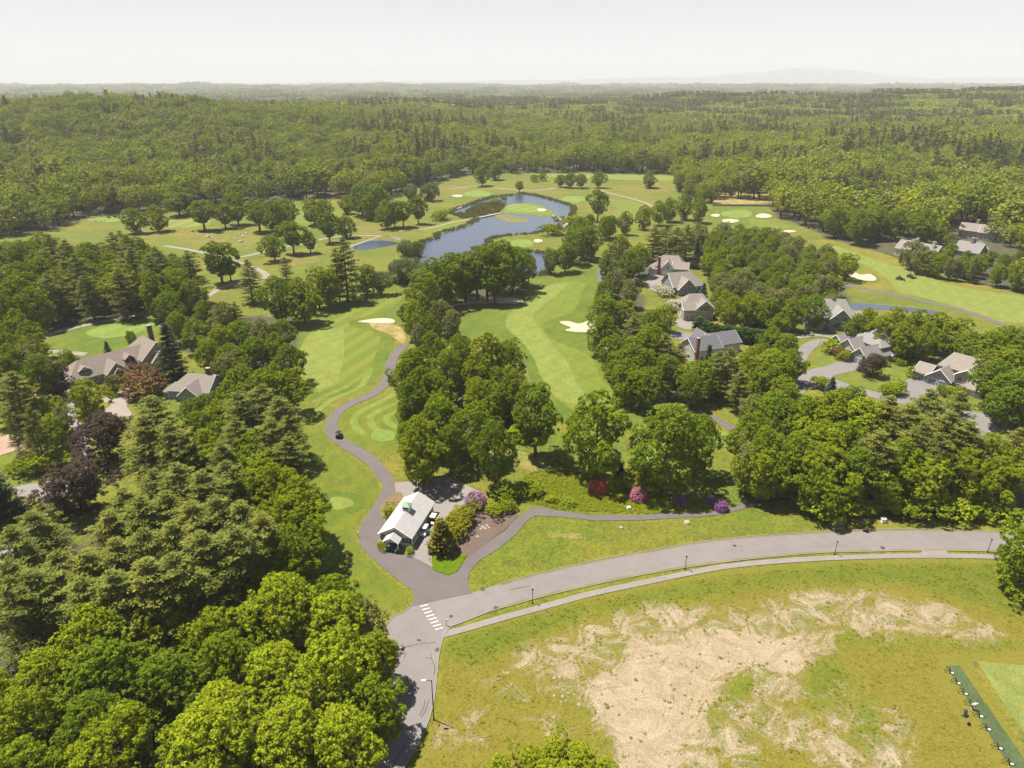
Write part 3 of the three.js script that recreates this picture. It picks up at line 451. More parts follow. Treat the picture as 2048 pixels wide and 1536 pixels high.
// ------------------------------------------------------------------ trees
const leafMat = (r, g, b, t = 0.2) => new THREE.MeshPhysicalMaterial({ color: L(r, g, b), vertexColors: true, roughness: 0.82, specularIntensity: 0.06, transmission: t, thickness: 0, side: THREE.DoubleSide });
const barkMat = std({ map: barkTex, color: L(0.13, 0.10, 0.075), roughness: 1 }), barkGrey = std({ map: barkTex, color: L(0.2, 0.17, 0.14), roughness: 1 });
class Leaves {                                                        // many small two-faced leaf sprays
  constructor(f) { this.f = f; this.p = []; this.c = []; this.i = []; }
  add(x, y, z, nx, ny, nz, len, wid, col) {
    const f = this.f, n = V(nx, ny, nz).normalize(), t = V(f() - 0.5, f() - 0.5, f() - 0.5).cross(n).normalize(), b = n.clone().cross(t), o = this.p.length / 3, bend = 0.22 * len;
    const put = (u, v, w) => this.p.push(x + t.x * u + b.x * v + n.x * w, y + t.y * u + b.y * v + n.y * w, z + t.z * u + b.z * v + n.z * w);
    put(-len / 2, 0, -bend); put(0, -wid / 2, bend * 0.5); put(len / 2, 0, -bend); put(0, wid / 2, bend * 0.5);
    for (let k = 0; k < 4; k++) this.c.push(col[0], col[1], col[2]);
    this.i.push(o, o + 1, o + 3, o + 1, o + 2, o + 3);
  }
  along(x, y, z, d, n, len, wid, col) {                               // a spray lying along direction d
    const D = d.clone().normalize(), N = n.clone().addScaledVector(D, -n.dot(D)).normalize(), B = D.clone().cross(N), o = this.p.length / 3;
    const put = (u, v, w) => this.p.push(x + D.x * u + B.x * v + N.x * w, y + D.y * u + B.y * v + N.y * w, z + D.z * u + B.z * v + N.z * w);
    put(-len * 0.4, 0, 0); put(0, -wid / 2, 0.03); put(len * 0.6, 0, -0.04); put(0, wid / 2, 0.03);
    for (let k = 0; k < 4; k++) this.c.push(col[0], col[1], col[2]);
    this.i.push(o, o + 1, o + 3, o + 1, o + 2, o + 3);
  }
  build() { const g = new THREE.BufferGeometry(); g.setAttribute('position', new THREE.Float32BufferAttribute(this.p, 3)); g.setAttribute('color', new THREE.Float32BufferAttribute(this.c, 3)); g.setIndex(this.i); return g; }
}
// per-leaf colour: older and younger leaves, some yellower
const leafTone = (f, lobe) => { const k = lobe * R(0.78, 1.22, f), y = R(-0.12, 0.14, f); return [k * (1 + y), k * (1 + y * 0.25), k * (1 - y)]; };

function broadleaf(seed, { h = 16, crown = 0.2, rad = 5.8, lobes = 42, clumps = 23, per = 16, leaf = 0.36, lr = [1.1, 2.5], cr = 0.52, shape = 1, droop = 0, branch = true }) {
  const f = mulberry(seed), Lv = new Leaves(f), T = new Geo(), base = h * crown, cy = (base + h) / 2, ry = (h - base) / 2, list = [];
  const asym = [R(-0.25, 0.25, f), R(-0.25, 0.25, f)], ph = f() * 6;
  const dirOn = () => { let d; do { d = V(f() * 2 - 1, f() * 2 - 1, f() * 2 - 1); } while (d.lengthSq() > 1 || d.lengthSq() < 0.01); return d.normalize(); };
  for (let k = 0; k < lobes; k++) {
    const t = 1 - 2 * ((k + 0.5) / lobes), a = k * 2.39996 + R(-0.45, 0.45, f), s = Math.sqrt(1 - t * t), wob = 1 + 0.26 * Math.sin(2 * a + ph + t) + 0.2 * Math.sin(3 * a + 2 * ph + t * 4);
    const inner = k % 5 === 0, q = inner ? R(0.25, 0.6, f) : R(0.66, 1.02, f), taper = t < 0 ? Math.pow(1 + t * 0.55, 0.6) : 1, r = R(lr[0], lr[1], f), rr = (rad - r * 0.6) * s * q * wob * taper * shape;
    list.push({ x: rr * Math.cos(a) + asym[0] * (1 + t), y: cy + (ry - r * 0.7) * t * (inner ? 0.7 : R(0.84, 1.06, f)), z: rr * Math.sin(a) + asym[1] * (1 + t), r });
  }
  for (const l of list) {                                            // bough > twig clusters > leaf sprays
    const out = V(l.x, (l.y - cy) * 1.1 + 1.4, l.z).normalize(), tone = R(0.85, 1.15, f), nc = Math.round(clumps * (l.r / ((lr[0] + lr[1]) / 2)) ** 1.8);
    for (let c = 0; c < nc; c++) {
      const d = dirOn(); if (d.dot(out) < -0.2 && f() < 0.85) d.negate();
      const q = l.r * R(0.72, 1.08, f), cx = l.x + d.x * q, cyy = l.y + d.y * q * 0.85, cz = l.z + d.z * q, r = cr * R(0.65, 1.25, f), ct = tone * R(0.88, 1.12, f), n = Math.round(per * (r / cr) ** 1.5), o2 = d.clone().multiplyScalar(0.8).add(V(0, 0.5, 0)).normalize();
      for (let k = 0; k < n; k++) {
        const e = dirOn(); if (e.dot(o2) < -0.1) e.negate();
        const rr = r * R(0.55, 1.08, f), s = leaf * R(0.55, 1.4, f);
        Lv.add(cx + e.x * rr, cyy + e.y * rr * 0.8 - droop * f() * 2.2, cz + e.z * rr, e.x + R(-0.55, 0.55, f), e.y + 0.3 + R(-0.5, 0.5, f), e.z + R(-0.55, 0.55, f), s * (1 + droop), (s * 0.74) / (1 + droop), leafTone(f, ct));
      }
    }
  }
  const lean = [R(-0.4, 0.4, f), R(-0.4, 0.4, f)], tr = 0.022 * h;
  T.tube([[0, -0.5, 0], [lean[0] * 0.2, base * 0.6, lean[1] * 0.2], [lean[0] * 0.6, cy, lean[1] * 0.6], [lean[0], h * 0.86, lean[1]]], [tr * 1.25, tr, tr * 0.6, tr * 0.15], 8);
  if (branch) for (const l of list.filter((_, k) => k % 3 === 0)) { const y0 = clamp(l.y - Math.hypot(l.x, l.z) * 0.8, base * 0.7, h * 0.75); T.tube([[0, y0, 0], [l.x * 0.5, lerp(y0, l.y, 0.55), l.z * 0.5], [l.x * 0.92, l.y, l.z * 0.92]], [tr * 0.45, tr * 0.28, 0.03], 5, false); }
  return { crown: Lv.build(), trunk: T.build(), h };
}
function conifer(seed, { h = 20, base = 0.16, rad = 5.2, levels = 14, pow = 0.6, up = 0.14, plumes = 7, sprays = 20, pr = 0.75, len = 0.62, wid = 0.17, ragged = 0.4, full = 0.55 }) {
  const f = mulberry(seed), Lv = new Leaves(f), T = new Geo();
  T.tube([[0, -0.5, 0], [0, h * 0.5, 0], [R(-0.2, 0.2, f), h * 0.97, R(-0.2, 0.2, f)]], [0.017 * h, 0.011 * h, 0.03], 7);
  for (let k = 0; k < levels; k++) {
    const t = k / (levels - 1), y = lerp(h * base, h * 0.975, Math.pow(t, 0.92)), env = rad * Math.pow(1 - t, pow) * Math.min(1, full + t * 1.8) + 0.45, nb = Math.round(R(5, 6.6, f)), a0 = f() * 6.28;
    for (let b = 0; b < nb; b++) {
      const a = a0 + (b / nb) * 6.283 + R(-0.35, 0.35, f), Lb = env * R(1 - ragged, 1 + ragged * 0.4, f), dy = Lb * up * R(0.2, 1.8, f), yy = y + R(-0.5, 0.5, f) * (h / levels) * 0.8, tone = R(0.84, 1.16, f);
      const D = V(Math.cos(a), dy / Math.max(0.5, Lb), Math.sin(a)).normalize(), side = V(-Math.sin(a), 0, Math.cos(a));
      T.tube([[0, yy, 0], [D.x * Lb * 0.9, yy + dy * 0.9, D.z * Lb * 0.9]], [0.05, 0.015], 4, false);
      const np = Math.max(2, Math.round((plumes * Lb) / rad + 1.2));
      for (let q = 0; q < np; q++) {
        const s = np === 1 ? 0.8 : lerp(0.3, 1, (q + R(0, 0.7, f)) / np), w = (0.1 + 0.32 * s) * Lb * R(-1, 1, f) * 0.9, px = D.x * Lb * s + side.x * w, py = yy + dy * s + R(-0.15, 0.15, f) - Math.abs(w) * 0.08, pz = D.z * Lb * s + side.z * w, r = pr * R(0.7, 1.25, f), pt = tone * R(0.88, 1.12, f);
        for (let i = 0; i < sprays; i++) {
          const b2 = f() * 6.283, rr = r * Math.sqrt(f()), ex = Math.cos(b2), ez = Math.sin(b2);
          Lv.along(px + ex * rr, py + R(-0.1, 0.3, f) * r - 0.15 * rr, pz + ez * rr, V(ex * 0.8 + D.x * 0.7 + R(-0.3, 0.3, f), R(0.0, 0.7, f), ez * 0.8 + D.z * 0.7 + R(-0.3, 0.3, f)), V(R(-0.7, 0.7, f), 1, R(-0.7, 0.7, f)), len * R(0.7, 1.3, f), wid * R(0.7, 1.4, f), leafTone(f, pt));
        }
      }
    }
  }
  return { crown: Lv.build(), trunk: T.build(), h };
}
const M = {
  oak: [leafMat(0.152, 0.205, 0.007), leafMat(0.185, 0.226, 0.007), leafMat(0.128, 0.182, 0.009)],
  lime: leafMat(0.225, 0.272, 0.010), olive: leafMat(0.185, 0.200, 0.050), pine: [leafMat(0.140, 0.160, 0.030, 0.12), leafMat(0.170, 0.180, 0.034, 0.12)], spruce: leafMat(0.050, 0.070, 0.034, 0.1), blue: leafMat(0.085, 0.115, 0.105, 0.1),
  copper: leafMat(0.088, 0.064, 0.046, 0.2), maple: leafMat(0.13, 0.02, 0.022, 0.3), willow: leafMat(0.150, 0.180, 0.055), rust: leafMat(0.16, 0.09, 0.04), gold: leafMat(0.20, 0.20, 0.012), bronze: leafMat(0.17, 0.145, 0.02),
};
const kinds = {};
const kind = (key, name, variants, parts = ['trunk', 'crown'], bark = barkMat) => {
  kinds[key] = { name, variants: variants.map(([g, m]) => { const o = new THREE.Group(); for (const [n, geo, mm] of [[parts[0], g.trunk, bark], [parts[1], g.crown, m]]) { const q = new THREE.Mesh(geo, mm); q.name = n; o.add(q); } return { o, h: g.h }; }) };
};
const bl = [broadleaf(11, { crown: 0.1 }), broadleaf(12, { rad: 6.5, lobes: 46, crown: 0.08 }), broadleaf(13, { rad: 5.1, lobes: 40, crown: 0.06, lr: [1.0, 2.0] }), broadleaf(14, { rad: 5.8, lobes: 44, crown: 0.12, lr: [1.2, 2.5] })];
const pn = [conifer(31, { rad: 5.4, ragged: 0.45, base: 0.1, pow: 0.5 }), conifer(32, { rad: 5.0, ragged: 0.5, pow: 0.42, base: 0.14 }), conifer(33, { rad: 5.6, ragged: 0.45, pow: 0.5, base: 0.08 })];
kind('B', 'broadleaf_tree', [[bl[0], M.oak[0]], [bl[1], M.oak[1]], [bl[2], M.oak[0]], [bl[3], M.oak[2]], [bl[2], M.oak[1]]]);
kind('L', 'broadleaf_tree', [[bl[0], M.lime], [bl[3], M.lime], [bl[1], M.oak[1]]]);
kind('O', 'olive_leaved_tree', [[bl[2], M.olive], [bl[0], M.olive]]);
kind('T', 'oak_tree', [[broadleaf(21, { h: 16, rad: 4.8, crown: 0.22, lobes: 36, lr: [1.0, 2.0] }), M.oak[0]], [broadleaf(22, { h: 16, rad: 5.4, crown: 0.18, lobes: 38, lr: [1.0, 2.1] }), M.oak[2]]]);          // open-grown, bare trunk below
kind('P', 'pine_tree', [[pn[0], M.pine[0]], [pn[1], M.pine[1]], [pn[2], M.pine[0]], [pn[1], M.pine[0]]]);
kind('S', 'spruce_tree', [[conifer(41, { h: 16, base: 0.04, rad: 3.6, pow: 0.95, up: -0.12, levels: 20, ragged: 0.18, plumes: 5, pr: 0.55, len: 0.5, full: 1 }), M.spruce]]);
kind('K', 'blue_spruce_tree', [[conifer(42, { h: 8, base: 0.04, rad: 2.4, pow: 0.95, up: -0.08, levels: 15, ragged: 0.15, plumes: 5, pr: 0.4, len: 0.34, wid: 0.2, full: 1 }), M.blue]]);
kind('C', 'copper_beech_tree', [[broadleaf(23, { h: 14, rad: 6.4, crown: 0.02, lobes: 50 }), M.copper]]);
kind('R', 'red_maple_tree', [[broadleaf(24, { h: 6, rad: 3, crown: 0.08, lobes: 26, lr: [0.6, 1.1], clumps: 10, per: 12, cr: 0.4, leaf: 0.28 }), M.maple]]);
kind('W', 'willow_tree', [[broadleaf(25, { h: 12, rad: 5.8, crown: 0.12, lobes: 34, lr: [1.0, 1.8], droop: 0.9 }), M.willow]]);
const sh = [broadleaf(26, { h: 3, rad: 1.9, crown: 0.02, lobes: 20, lr: [0.45, 0.85], clumps: 9, per: 11, cr: 0.3, leaf: 0.22, branch: false }), broadleaf(27, { h: 3, rad: 2.2, crown: 0.02, lobes: 24, lr: [0.45, 0.85], clumps: 9, per: 11, cr: 0.3, leaf: 0.22, branch: false })];
kind('b', 'shrub', [[sh[0], M.oak[0]], [sh[1], M.oak[1]]], ['stem', 'foliage']);
kind('y', 'shrub', [[sh[0], M.gold], [sh[1], M.gold]], ['stem', 'foliage']);
kind('l', 'shrub', [[sh[0], M.lime], [sh[1], M.lime]], ['stem', 'foliage']);
kind('z', 'shrub', [[conifer(43, { h: 6, base: 0.03, rad: 2.1, pow: 0.8, up: 0.2, levels: 12, ragged: 0.2, plumes: 5, pr: 0.45, len: 0.34, wid: 0.22, full: 0.9 }), M.bronze]], ['stem', 'foliage']);
kind('c', 'shrub', [[sh[0], M.copper], [sh[1], M.rust]], ['stem', 'foliage']);
kind('w', 'shrub', [[sh[1], leafMat(0.42, 0.40, 0.26)]], ['stem', 'foliage']);
kind('H', 'hedge_tree', [[conifer(44, { h: 5, base: 0.02, rad: 1.8, pow: 0.45, up: 0.5, levels: 11, ragged: 0.15, plumes: 5, pr: 0.45, len: 0.34, wid: 0.2, full: 1 }), leafMat(0.05, 0.09, 0.02, 0.15)]]);

const trees = [];
function plant(key, x, z, h, label, group, wide = 1) {
  const k = kinds[key[0]], v = k.variants[key[1] ? +key[1] : Math.floor(rnd() * k.variants.length)], o = v.o.clone(), s = h / v.h, w = s * wide * (key[0] === 'P' ? 1.25 : key[0] === 'T' ? 1.15 : 1.04) * R(0.92, 1.08);
  o.position.set(x, H(x, z) - 0.05, z); o.scale.set(w, s, w * R(0.92, 1.08)); o.rotation.y = rnd() * 6.283;
  trees.push({ x, z, r: h * 0.25 });
  const cat = { spruce_tree: 'spruce', blue_spruce_tree: 'spruce', oak_tree: 'oak', pine_tree: 'pine', shrub: 'shrub', hedge_tree: 'hedge', willow_tree: 'willow', copper_beech_tree: 'beech', red_maple_tree: 'maple' }[k.name] ?? 'tree';
  return top(o, k.name, label, cat, group);
}
const byTop = (list, label, group) => list.forEach(([x, y, h, key, wide]) => { const p = at(x, y, h * 0.97); plant(key, p.x, p.z, h, typeof label === 'string' ? label : label[key[0]] ?? label._, group, wide); });
function byBase(list, label, group) {
  list.forEach(([x, y, yt, key, wide]) => {
    const p = at(x, y), a = (768 - yt) / FOCAL, dy = a * Math.cos(PITCH) - Math.sin(PITCH), dz = -(Math.cos(PITCH) + a * Math.sin(PITCH));
    const h = clamp(EYE + (p.z / dz) * dy - p.y, 1, 32); plant(key, p.x, p.z, h, typeof label === 'string' ? label : label[key[0]] ?? label._, group, wide);
  });
}
function fill(px, hm, gap, mixOf, label, group) {                        // fills an area of treetops; positions come from the plane of the crowns
  const poly = pts(px, hm * 0.9), xs = poly.map((p) => p.x), zs = poly.map((p) => p.z), x0 = Math.min(...xs), x1 = Math.max(...xs), z0 = Math.min(...zs), z1 = Math.max(...zs), got = [];
  for (let k = 0; k < 4000; k++) {
    const x = R(x0, x1), z = R(z0, z1);
    if (!inside(x, z, poly) || got.some((q) => Math.hypot(q[0] - x, q[1] - z) < gap) || trees.some((q) => Math.hypot(q.x - x, q.z - z) < gap * 0.6)) continue;
    got.push([x, z]); const key = mixOf[Math.floor(rnd() * mixOf.length)];
    plant(key, x, z, hm * R(0.82, 1.15) * (key === 'P' ? 1.15 : 1), typeof label === 'string' ? label : label[key[0]] ?? label._, group);
  }
}
// the wood beside the road bend, bright young leaves
fill([[150, 1255], [300, 1195], [420, 1200], [560, 1165], [640, 1178], [720, 1208], [722, 1262], [726, 1340], [714, 1400], [690, 1440], [640, 1500], [600, 1640], [-120, 1640], [-120, 1330], [60, 1290]], 15, 7.4, ['L', 'L', 'B', 'L', 'B'], { L: 'bright yellow-green tree in the wood filling the inside of the road bend', _: 'mid green tree in the wood filling the inside of the road bend' }, 'trees in the wood at the road bend');
byTop([[665, 1162, 14, 'B'], [722, 1205, 11, 'O'], [738, 1275, 12, 'B'], [738, 1360, 12, 'B']], { O: 'olive green tree at the corner of the drive and the road', _: 'leafy tree leaning over the road edge by the crossing' }, 'trees at the road edge');
// pines of the left foreground
byTop([[60, 1030, 16, 'P'], [20, 1060, 18, 'P'], [80, 1012, 14, 'P'], [14, 1130, 20, 'P'], [62, 1150, 19, 'P'], [112, 1110, 18, 'P'], [160, 1165, 18, 'P'], [222, 1150, 19, 'P'], [290, 1128, 20, 'P'], [345, 1115, 20, 'P'], [170, 1110, 18, 'P'], [230, 1085, 19, 'P'], [285, 1065, 20, 'P'], [342, 1052, 20, 'P'], [400, 1072, 20, 'P'], [468, 1062, 20, 'P'], [522, 1036, 19, 'P'], [478, 1012, 20, 'P'], [430, 1000, 21, 'P'], [380, 1012, 20, 'P'], [330, 992, 20, 'P'], [278, 1002, 20, 'P'], [245, 985, 19, 'P'], [305, 945, 18, 'P'], [352, 934, 20, 'P'], [402, 950, 20, 'P'], [450, 928, 19, 'P'], [215, 1030, 18, 'P']], 'olive green white pine in the grove beside the oval tee', 'pines beside the oval tee');
byTop([[500, 925, 17, 'B'], [545, 935, 17, 'B'], [585, 960, 17, 'B'], [592, 990, 16, 'B'], [596, 1026, 15, 'B'], [566, 1054, 16, 'B'], [556, 1008, 17, 'B'], [540, 1082, 14, 'B']], 'leafy tree bordering the pines and overhanging the oval tee', 'trees overhanging the oval tee');
byTop([[302, 800, 22, 'P', 1.15], [285, 838, 20, 'P', 1.1], [335, 850, 20, 'P'], [362, 872, 18, 'P'], [474, 790, 19, 'P', 1.1], [522, 775, 20, 'P', 1.1], [556, 800, 19, 'P', 1.15], [470, 842, 19, 'P'], [540, 842, 20, 'P'], [572, 880, 17, 'P'], [440, 890, 17, 'P']], 'tall pine standing between the small brown-roofed house and the mown bands', 'pines below the brown-roofed house');
byTop([[402, 792, 12, 'B'], [440, 805, 15, 'B'], [392, 826, 14, 'B'], [432, 850, 16, 'B'], [402, 866, 17, 'B'], [500, 872, 17, 'B'], [375, 800, 8, 'B'], [520, 900, 15, 'B']], 'leafy tree crowded among the tall pines below the brown-roofed house', 'trees among the tall pines');
byBase([[215, 925, 826, 'C', 1.1], [168, 1025, 918, 'C', 1.05], [128, 1050, 990, 'C', 0.8]], 'dark purple copper beech beside the grey lane', 'copper beeches on the lane');
byBase([[180, 850, 762, 'B', 1.1]], 'round green tree in the forecourt island of the long house');
byBase([[-8, 1040, 915, 'S', 1.7]], 'huge dark conical evergreen beside the grey lane');
byBase([[350, 757, 648, 'S', 1.25]], 'tall dark spruce against the end of the long house');
byBase([[217, 708, 682, 'S', 1.3]], 'small dark conifer on the lawn behind the long house');
byBase([[266, 695, 660, 'B', 0.8]], 'slim light green tree behind the long house');
byBase([[140, 745, 700, 'B', 0.9], [150, 740, 714, 'b', 1]], 'small tree between the long house and the pale path', 'small trees by the pale path');
byBase([[232, 790, 748, 'O', 0.9]], 'small spreading tree at the paved turning loop');
byBase([[290, 790, 740, 'c', 1.3], [315, 770, 742, 'c', 1.0]], 'reddish brown shrub on the lawn between the two brown-roofed houses', 'reddish shrubs by the brown-roofed houses');
byBase([[60, 870, 745, 'P', 1.1], [25, 850, 740, 'P', 1], [92, 930, 815, 'P', 0.7], [40, 905, 830, 'P', 0.5]], 'thin olive pine beside the pink earth clearing', 'pines by the pink clearing');
byBase([[115, 900, 830, 'L', 0.9], [132, 880, 815, 'O', 0.9], [100, 860, 790, 'B', 0.9]], 'light green tree between the pink clearing and the grey lane', 'light trees by the lane');
byBase([[60, 950, 918, 'b', 1.3], [85, 945, 912, 'l', 1.2], [30, 945, 925, 'l', 1.2], [115, 935, 905, 'b', 1.1], [50, 925, 905, 'c', 1]], 'low shrub in the hedge row below the pink earth clearing', 'shrubs by the pink clearing');
byTop([[22, 622, 16, 'B'], [52, 645, 14, 'B'], [8, 692, 15, 'B'], [70, 712, 15, 'B'], [40, 690, 14, 'O'], [58, 668, 14, 'B'], [-20, 650, 16, 'B']], 'rounded tree at the bend of the pale cart path beside the long house', 'trees by the bend of the pale path');
byTop([[98, 728, 11, 'C', 0.9]], 'dark leaved tree at the gable end of the long house');
// wood on the far side of the large green
fill([[-60, 480], [80, 474], [160, 492], [225, 484], [290, 482], [345, 496], [378, 525], [384, 540], [330, 556], [240, 568], [150, 568], [60, 580], [-60, 600]], 19, 9, ['B', 'P', 'B', 'P', 'B'], { P: 'pine in the wood on the far side of the large green', _: 'leafy tree in the wood on the far side of the large green' }, 'wood beyond the large green');
// trees between the large green and the striped fairway
byTop([[352, 548, 17, 'B'], [378, 562, 15, 'B'], [332, 585, 15, 'B'], [402, 602, 13, 'B'], [440, 606, 14, 'O'], [386, 642, 13, 'B'], [430, 652, 13, 'B'], [480, 640, 13, 'B'], [520, 640, 14, 'O'], [352, 622, 13, 'B'], [468, 606, 13, 'P'], [545, 668, 14, 'B'], [575, 690, 14, 'B'], [458, 688, 13, 'B'], [502, 678, 14, 'B'], [482, 730, 15, 'B'], [532, 735, 16, 'B'], [572, 738, 15, 'B'], [450, 765, 14, 'B'], [455, 705, 13, 'O'], [410, 680, 12, 'B'], [560, 640, 13, 'B']], { P: 'pine among the leafy trees between the large green and the striped fairway', O: 'grey-olive tree between the large green and the striped fairway', _: 'leafy tree in the belt between the large green and the striped fairway' }, 'belt beside the striped fairway');
byBase([[565, 650, 553, 'B'], [610, 648, 555, 'B'], [640, 618, 535, 'B'], [664, 615, 538, 'B'], [735, 590, 528, 'B'], [762, 590, 540, 'O']], { O: 'grey-green tree at the pond inlet', _: 'leafy tree standing at the head of the striped fairway' }, 'trees at the head of the striped fairway');
byBase([[697, 604, 478, 'P', 0.85], [680, 606, 500, 'P', 0.75]], 'tall dark pine standing at the pond inlet above the striped fairway', 'tall pines at the inlet');
byBase([[506, 606, 520, 'P', 0.9], [575, 570, 515, 'P', 0.9]], 'ragged pine beside the gravel path', 'ragged pines by the gravel path');
byBase([[802, 566, 512, 'W', 1.2]], 'pale drooping willow on the pond shore');
byBase([[815, 512, 478, 'W', 1.1], [832, 514, 480, 'O', 0.9]], 'grey-green waterside tree leaning over the pond', 'waterside trees');
// oaks along the pond
byBase([[848, 650, 540, 'B', 0.9], [872, 622, 515, 'B'], [900, 610, 506, 'B'], [932, 604, 500, 'T'], [955, 602, 505, 'T'], [975, 603, 486, 'T'], [990, 608, 520, 'T'], [1002, 590, 480, 'B'], [1026, 582, 488, 'B'], [1046, 572, 498, 'B'], [918, 590, 510, 'B']], { T: 'oak with a bare trunk in the pond-side row above the long fairway', _: 'full-crowned oak in the pond-side row above the long fairway' }, 'pond-side oaks');
byBase([[830, 680, 598, 'L', 0.9], [862, 690, 628, 'B', 0.8], [880, 672, 596, 'O', 0.9], [904, 680, 618, 'O', 0.9], [838, 700, 646, 'O', 0.8], [812, 650, 606, 'B', 0.8]], { L: 'bright green tree at the top end of the cart path', O: 'grey-olive tree at the top end of the cart path', c: 'rusty brown tree at the top end of the cart path', _: 'green tree at the top end of the cart path' }, 'trees at the top of the cart path');
byBase([[1130, 545, 486, 'B'], [1145, 528, 456, 'B'], [1166, 518, 440, 'B'], [1100, 548, 494, 'B', 0.9], [1182, 522, 448, 'B', 0.8], [1160, 476, 432, 'B'], [1178, 462, 428, 'B'], [1150, 470, 430, 'b', 1.1], [1210, 480, 430, 'B']], 'leafy tree by the water at the far end of the long fairway', 'trees by the water');
byBase([[1105, 470, 446, 'b', 1.3]], 'round green bush at the end of the boardwalk');
byBase([[1195, 444, 378, 'T', 0.85]], 'tall slim tree standing above the far striped fairway');
// grove between the cart path and the long fairway
byTop([[864, 668, 18, 'B', 0.88], [922, 673, 19, 'B', 0.88], [975, 668, 19, 'B', 0.88], [1020, 680, 17, 'B', 0.88], [826, 697, 17, 'B', 0.88], [808, 712, 15, 'B', 0.88], [894, 700, 18, 'B', 0.88], [843, 738, 17, 'B', 0.88], [1008, 730, 17, 'B', 0.88], [958, 758, 16, 'B', 0.88], [1026, 748, 16, 'B', 0.88], [818, 757, 15, 'B', 0.88], [881, 786, 17, 'B', 0.88], [950, 710, 17, 'B', 0.88], [870, 745, 16, 'B', 0.88], [808, 800, 9, 'B', 0.88], [990, 770, 14, 'B', 0.88]], 'dense dark green tree in the grove between the cart path and the long fairway', 'grove beside the long fairway');
byBase([[847, 970, 834, 'B', 0.85], [902, 948, 850, 'B', 0.8], [990, 978, 842, 'B', 0.76], [960, 925, 800, 'B', 0.85], [885, 910, 795, 'B', 0.9], [820, 915, 842, 'B', 0.9]], 'broad oak behind the white hut shading the paved pad', 'oaks behind the white hut');
byBase([[1071, 914, 762, 'T', 0.78]], 'tall narrow tree with bare trunk at the edge of the grove');
byBase([[1188, 958, 785, 'B2', 0.84]], 'tall domed oak above the red rhododendron');
byBase([[1326, 985, 812, 'B3', 0.98]], 'wide spreading oak above the purple rhododendrons');
byBase([[1388, 950, 830, 'B', 0.9]], 'oak leaning beside the practice green');
byBase([[1486, 985, 888, 'O', 0.75]], 'wispy olive birch beside the path');
byBase([[1240, 968, 928, 'S', 1.5]], 'small dark evergreen beside the domed oak');
byBase([[1275, 975, 935, 'b', 1.4], [1240, 975, 955, 'l', 1.2], [1222, 978, 958, 'l', 1.1], [1300, 985, 955, 'b', 1.2]], 'green shrub in the row beside the red rhododendron', 'shrubs by the red rhododendron');
byBase([[1012, 1000, 968, 'b', 1.3], [1042, 992, 966, 'b', 1.2], [1100, 1004, 992, 'l', 1.5], [1140, 1008, 996, 'l', 1.5], [1125, 925, 900, 'l', 1.3], [1040, 880, 850, 'l', 1.3], [1075, 990, 965, 'l', 1.2]], 'bright green bush on the weedy bank above the path', 'bushes on the weedy bank');
// trees east of the long fairway
byTop([[1222, 432, 14, 'B'], [1252, 424, 15, 'B'], [1290, 412, 16, 'B'], [1322, 402, 17, 'B'], [1342, 396, 17, 'B'], [1372, 390, 18, 'B'], [1402, 398, 17, 'B'], [1240, 470, 16, 'B'], [1216, 502, 16, 'B'], [1262, 500, 17, 'B'], [1282, 488, 17, 'B'], [1232, 540, 14, 'O'], [1262, 560, 13, 'O'], [1210, 562, 13, 'B'], [1216, 588, 17, 'B'], [1206, 630, 16, 'B'], [1252, 602, 14, 'B'], [1302, 622, 13, 'B'], [1310, 645, 15, 'B'], [1332, 612, 11, 'B'], [1262, 690, 17, 'B'], [1292, 662, 18, 'B'], [1232, 670, 16, 'B'], [1252, 722, 15, 'B'], [1300, 735, 15, 'B'], [1285, 700, 16, 'B'], [1330, 712, 14, 'B']], { O: 'grey-olive tree on the tree edge beside the long fairway', _: 'leafy tree on the tree edge east of the long fairway' }, 'tree edge beside the long fairway');
byTop([[1355, 458, 20, 'P', 1.2], [1334, 452, 20, 'P', 1.2], [1310, 456, 19, 'P', 1.2], [1376, 452, 19, 'P', 1.2], [1396, 478, 16, 'S'], [1268, 636, 18, 'P'], [1332, 672, 17, 'P'], [1360, 690, 15, 'P']], { S: 'dark spruce behind the brick-chimney house', _: 'tall dark pine behind the houses east of the long fairway' }, 'dark conifers behind the houses');
fill([[1392, 452], [1500, 446], [1600, 472], [1662, 502], [1690, 542], [1682, 590], [1620, 606], [1575, 612], [1530, 596], [1450, 586], [1425, 520]], 13, 8.2, ['B', 'O', 'B', 'O', 'B'], { O: 'olive tree in the low wood behind the tan houses', _: 'leafy tree in the low wood behind the tan houses' }, 'low wood behind the tan houses');
byTop([[1470, 596, 13, 'B'], [1505, 592, 13, 'B'], [1540, 598, 13, 'B'], [1562, 628, 12, 'B'], [1545, 656, 13, 'B'], [1576, 668, 13, 'B'], [1442, 575, 12, 'B'], [1512, 690, 12, 'B']], 'leafy tree between the clipped hedge and the grey house', 'trees beside the grey house');
byTop([[1420, 692, 16, 'S', 0.8], [1402, 722, 14, 'B'], [1440, 706, 16, 'P'], [1462, 700, 16, 'P'], [1482, 745, 13, 'P'], [1385, 745, 12, 'B'], [1545, 700, 15, 'L'], [1568, 712, 15, 'B'], [1530, 728, 13, 'B'], [1592, 700, 12, 'B'], [1500, 706, 13, 'B'], [1570, 760, 14, 'L'], [1510, 790, 11, 'O']], { P: 'pine hiding the slate-roofed house with the brick chimney', S: 'dark narrow spruce in front of the slate-roofed house', L: 'bright yellow-green tree at the fork of the driveway', O: 'pale olive tree by the cart path under the trees', _: 'leafy tree around the slate-roofed house' }, 'trees around the slate-roofed house');
byTop([[1562, 792, 18, 'B'], [1512, 832, 17, 'B'], [1540, 860, 17, 'B'], [1530, 900, 14, 'B']], 'tall leafy tree over the end of the shady cart path', 'trees over the shady path');
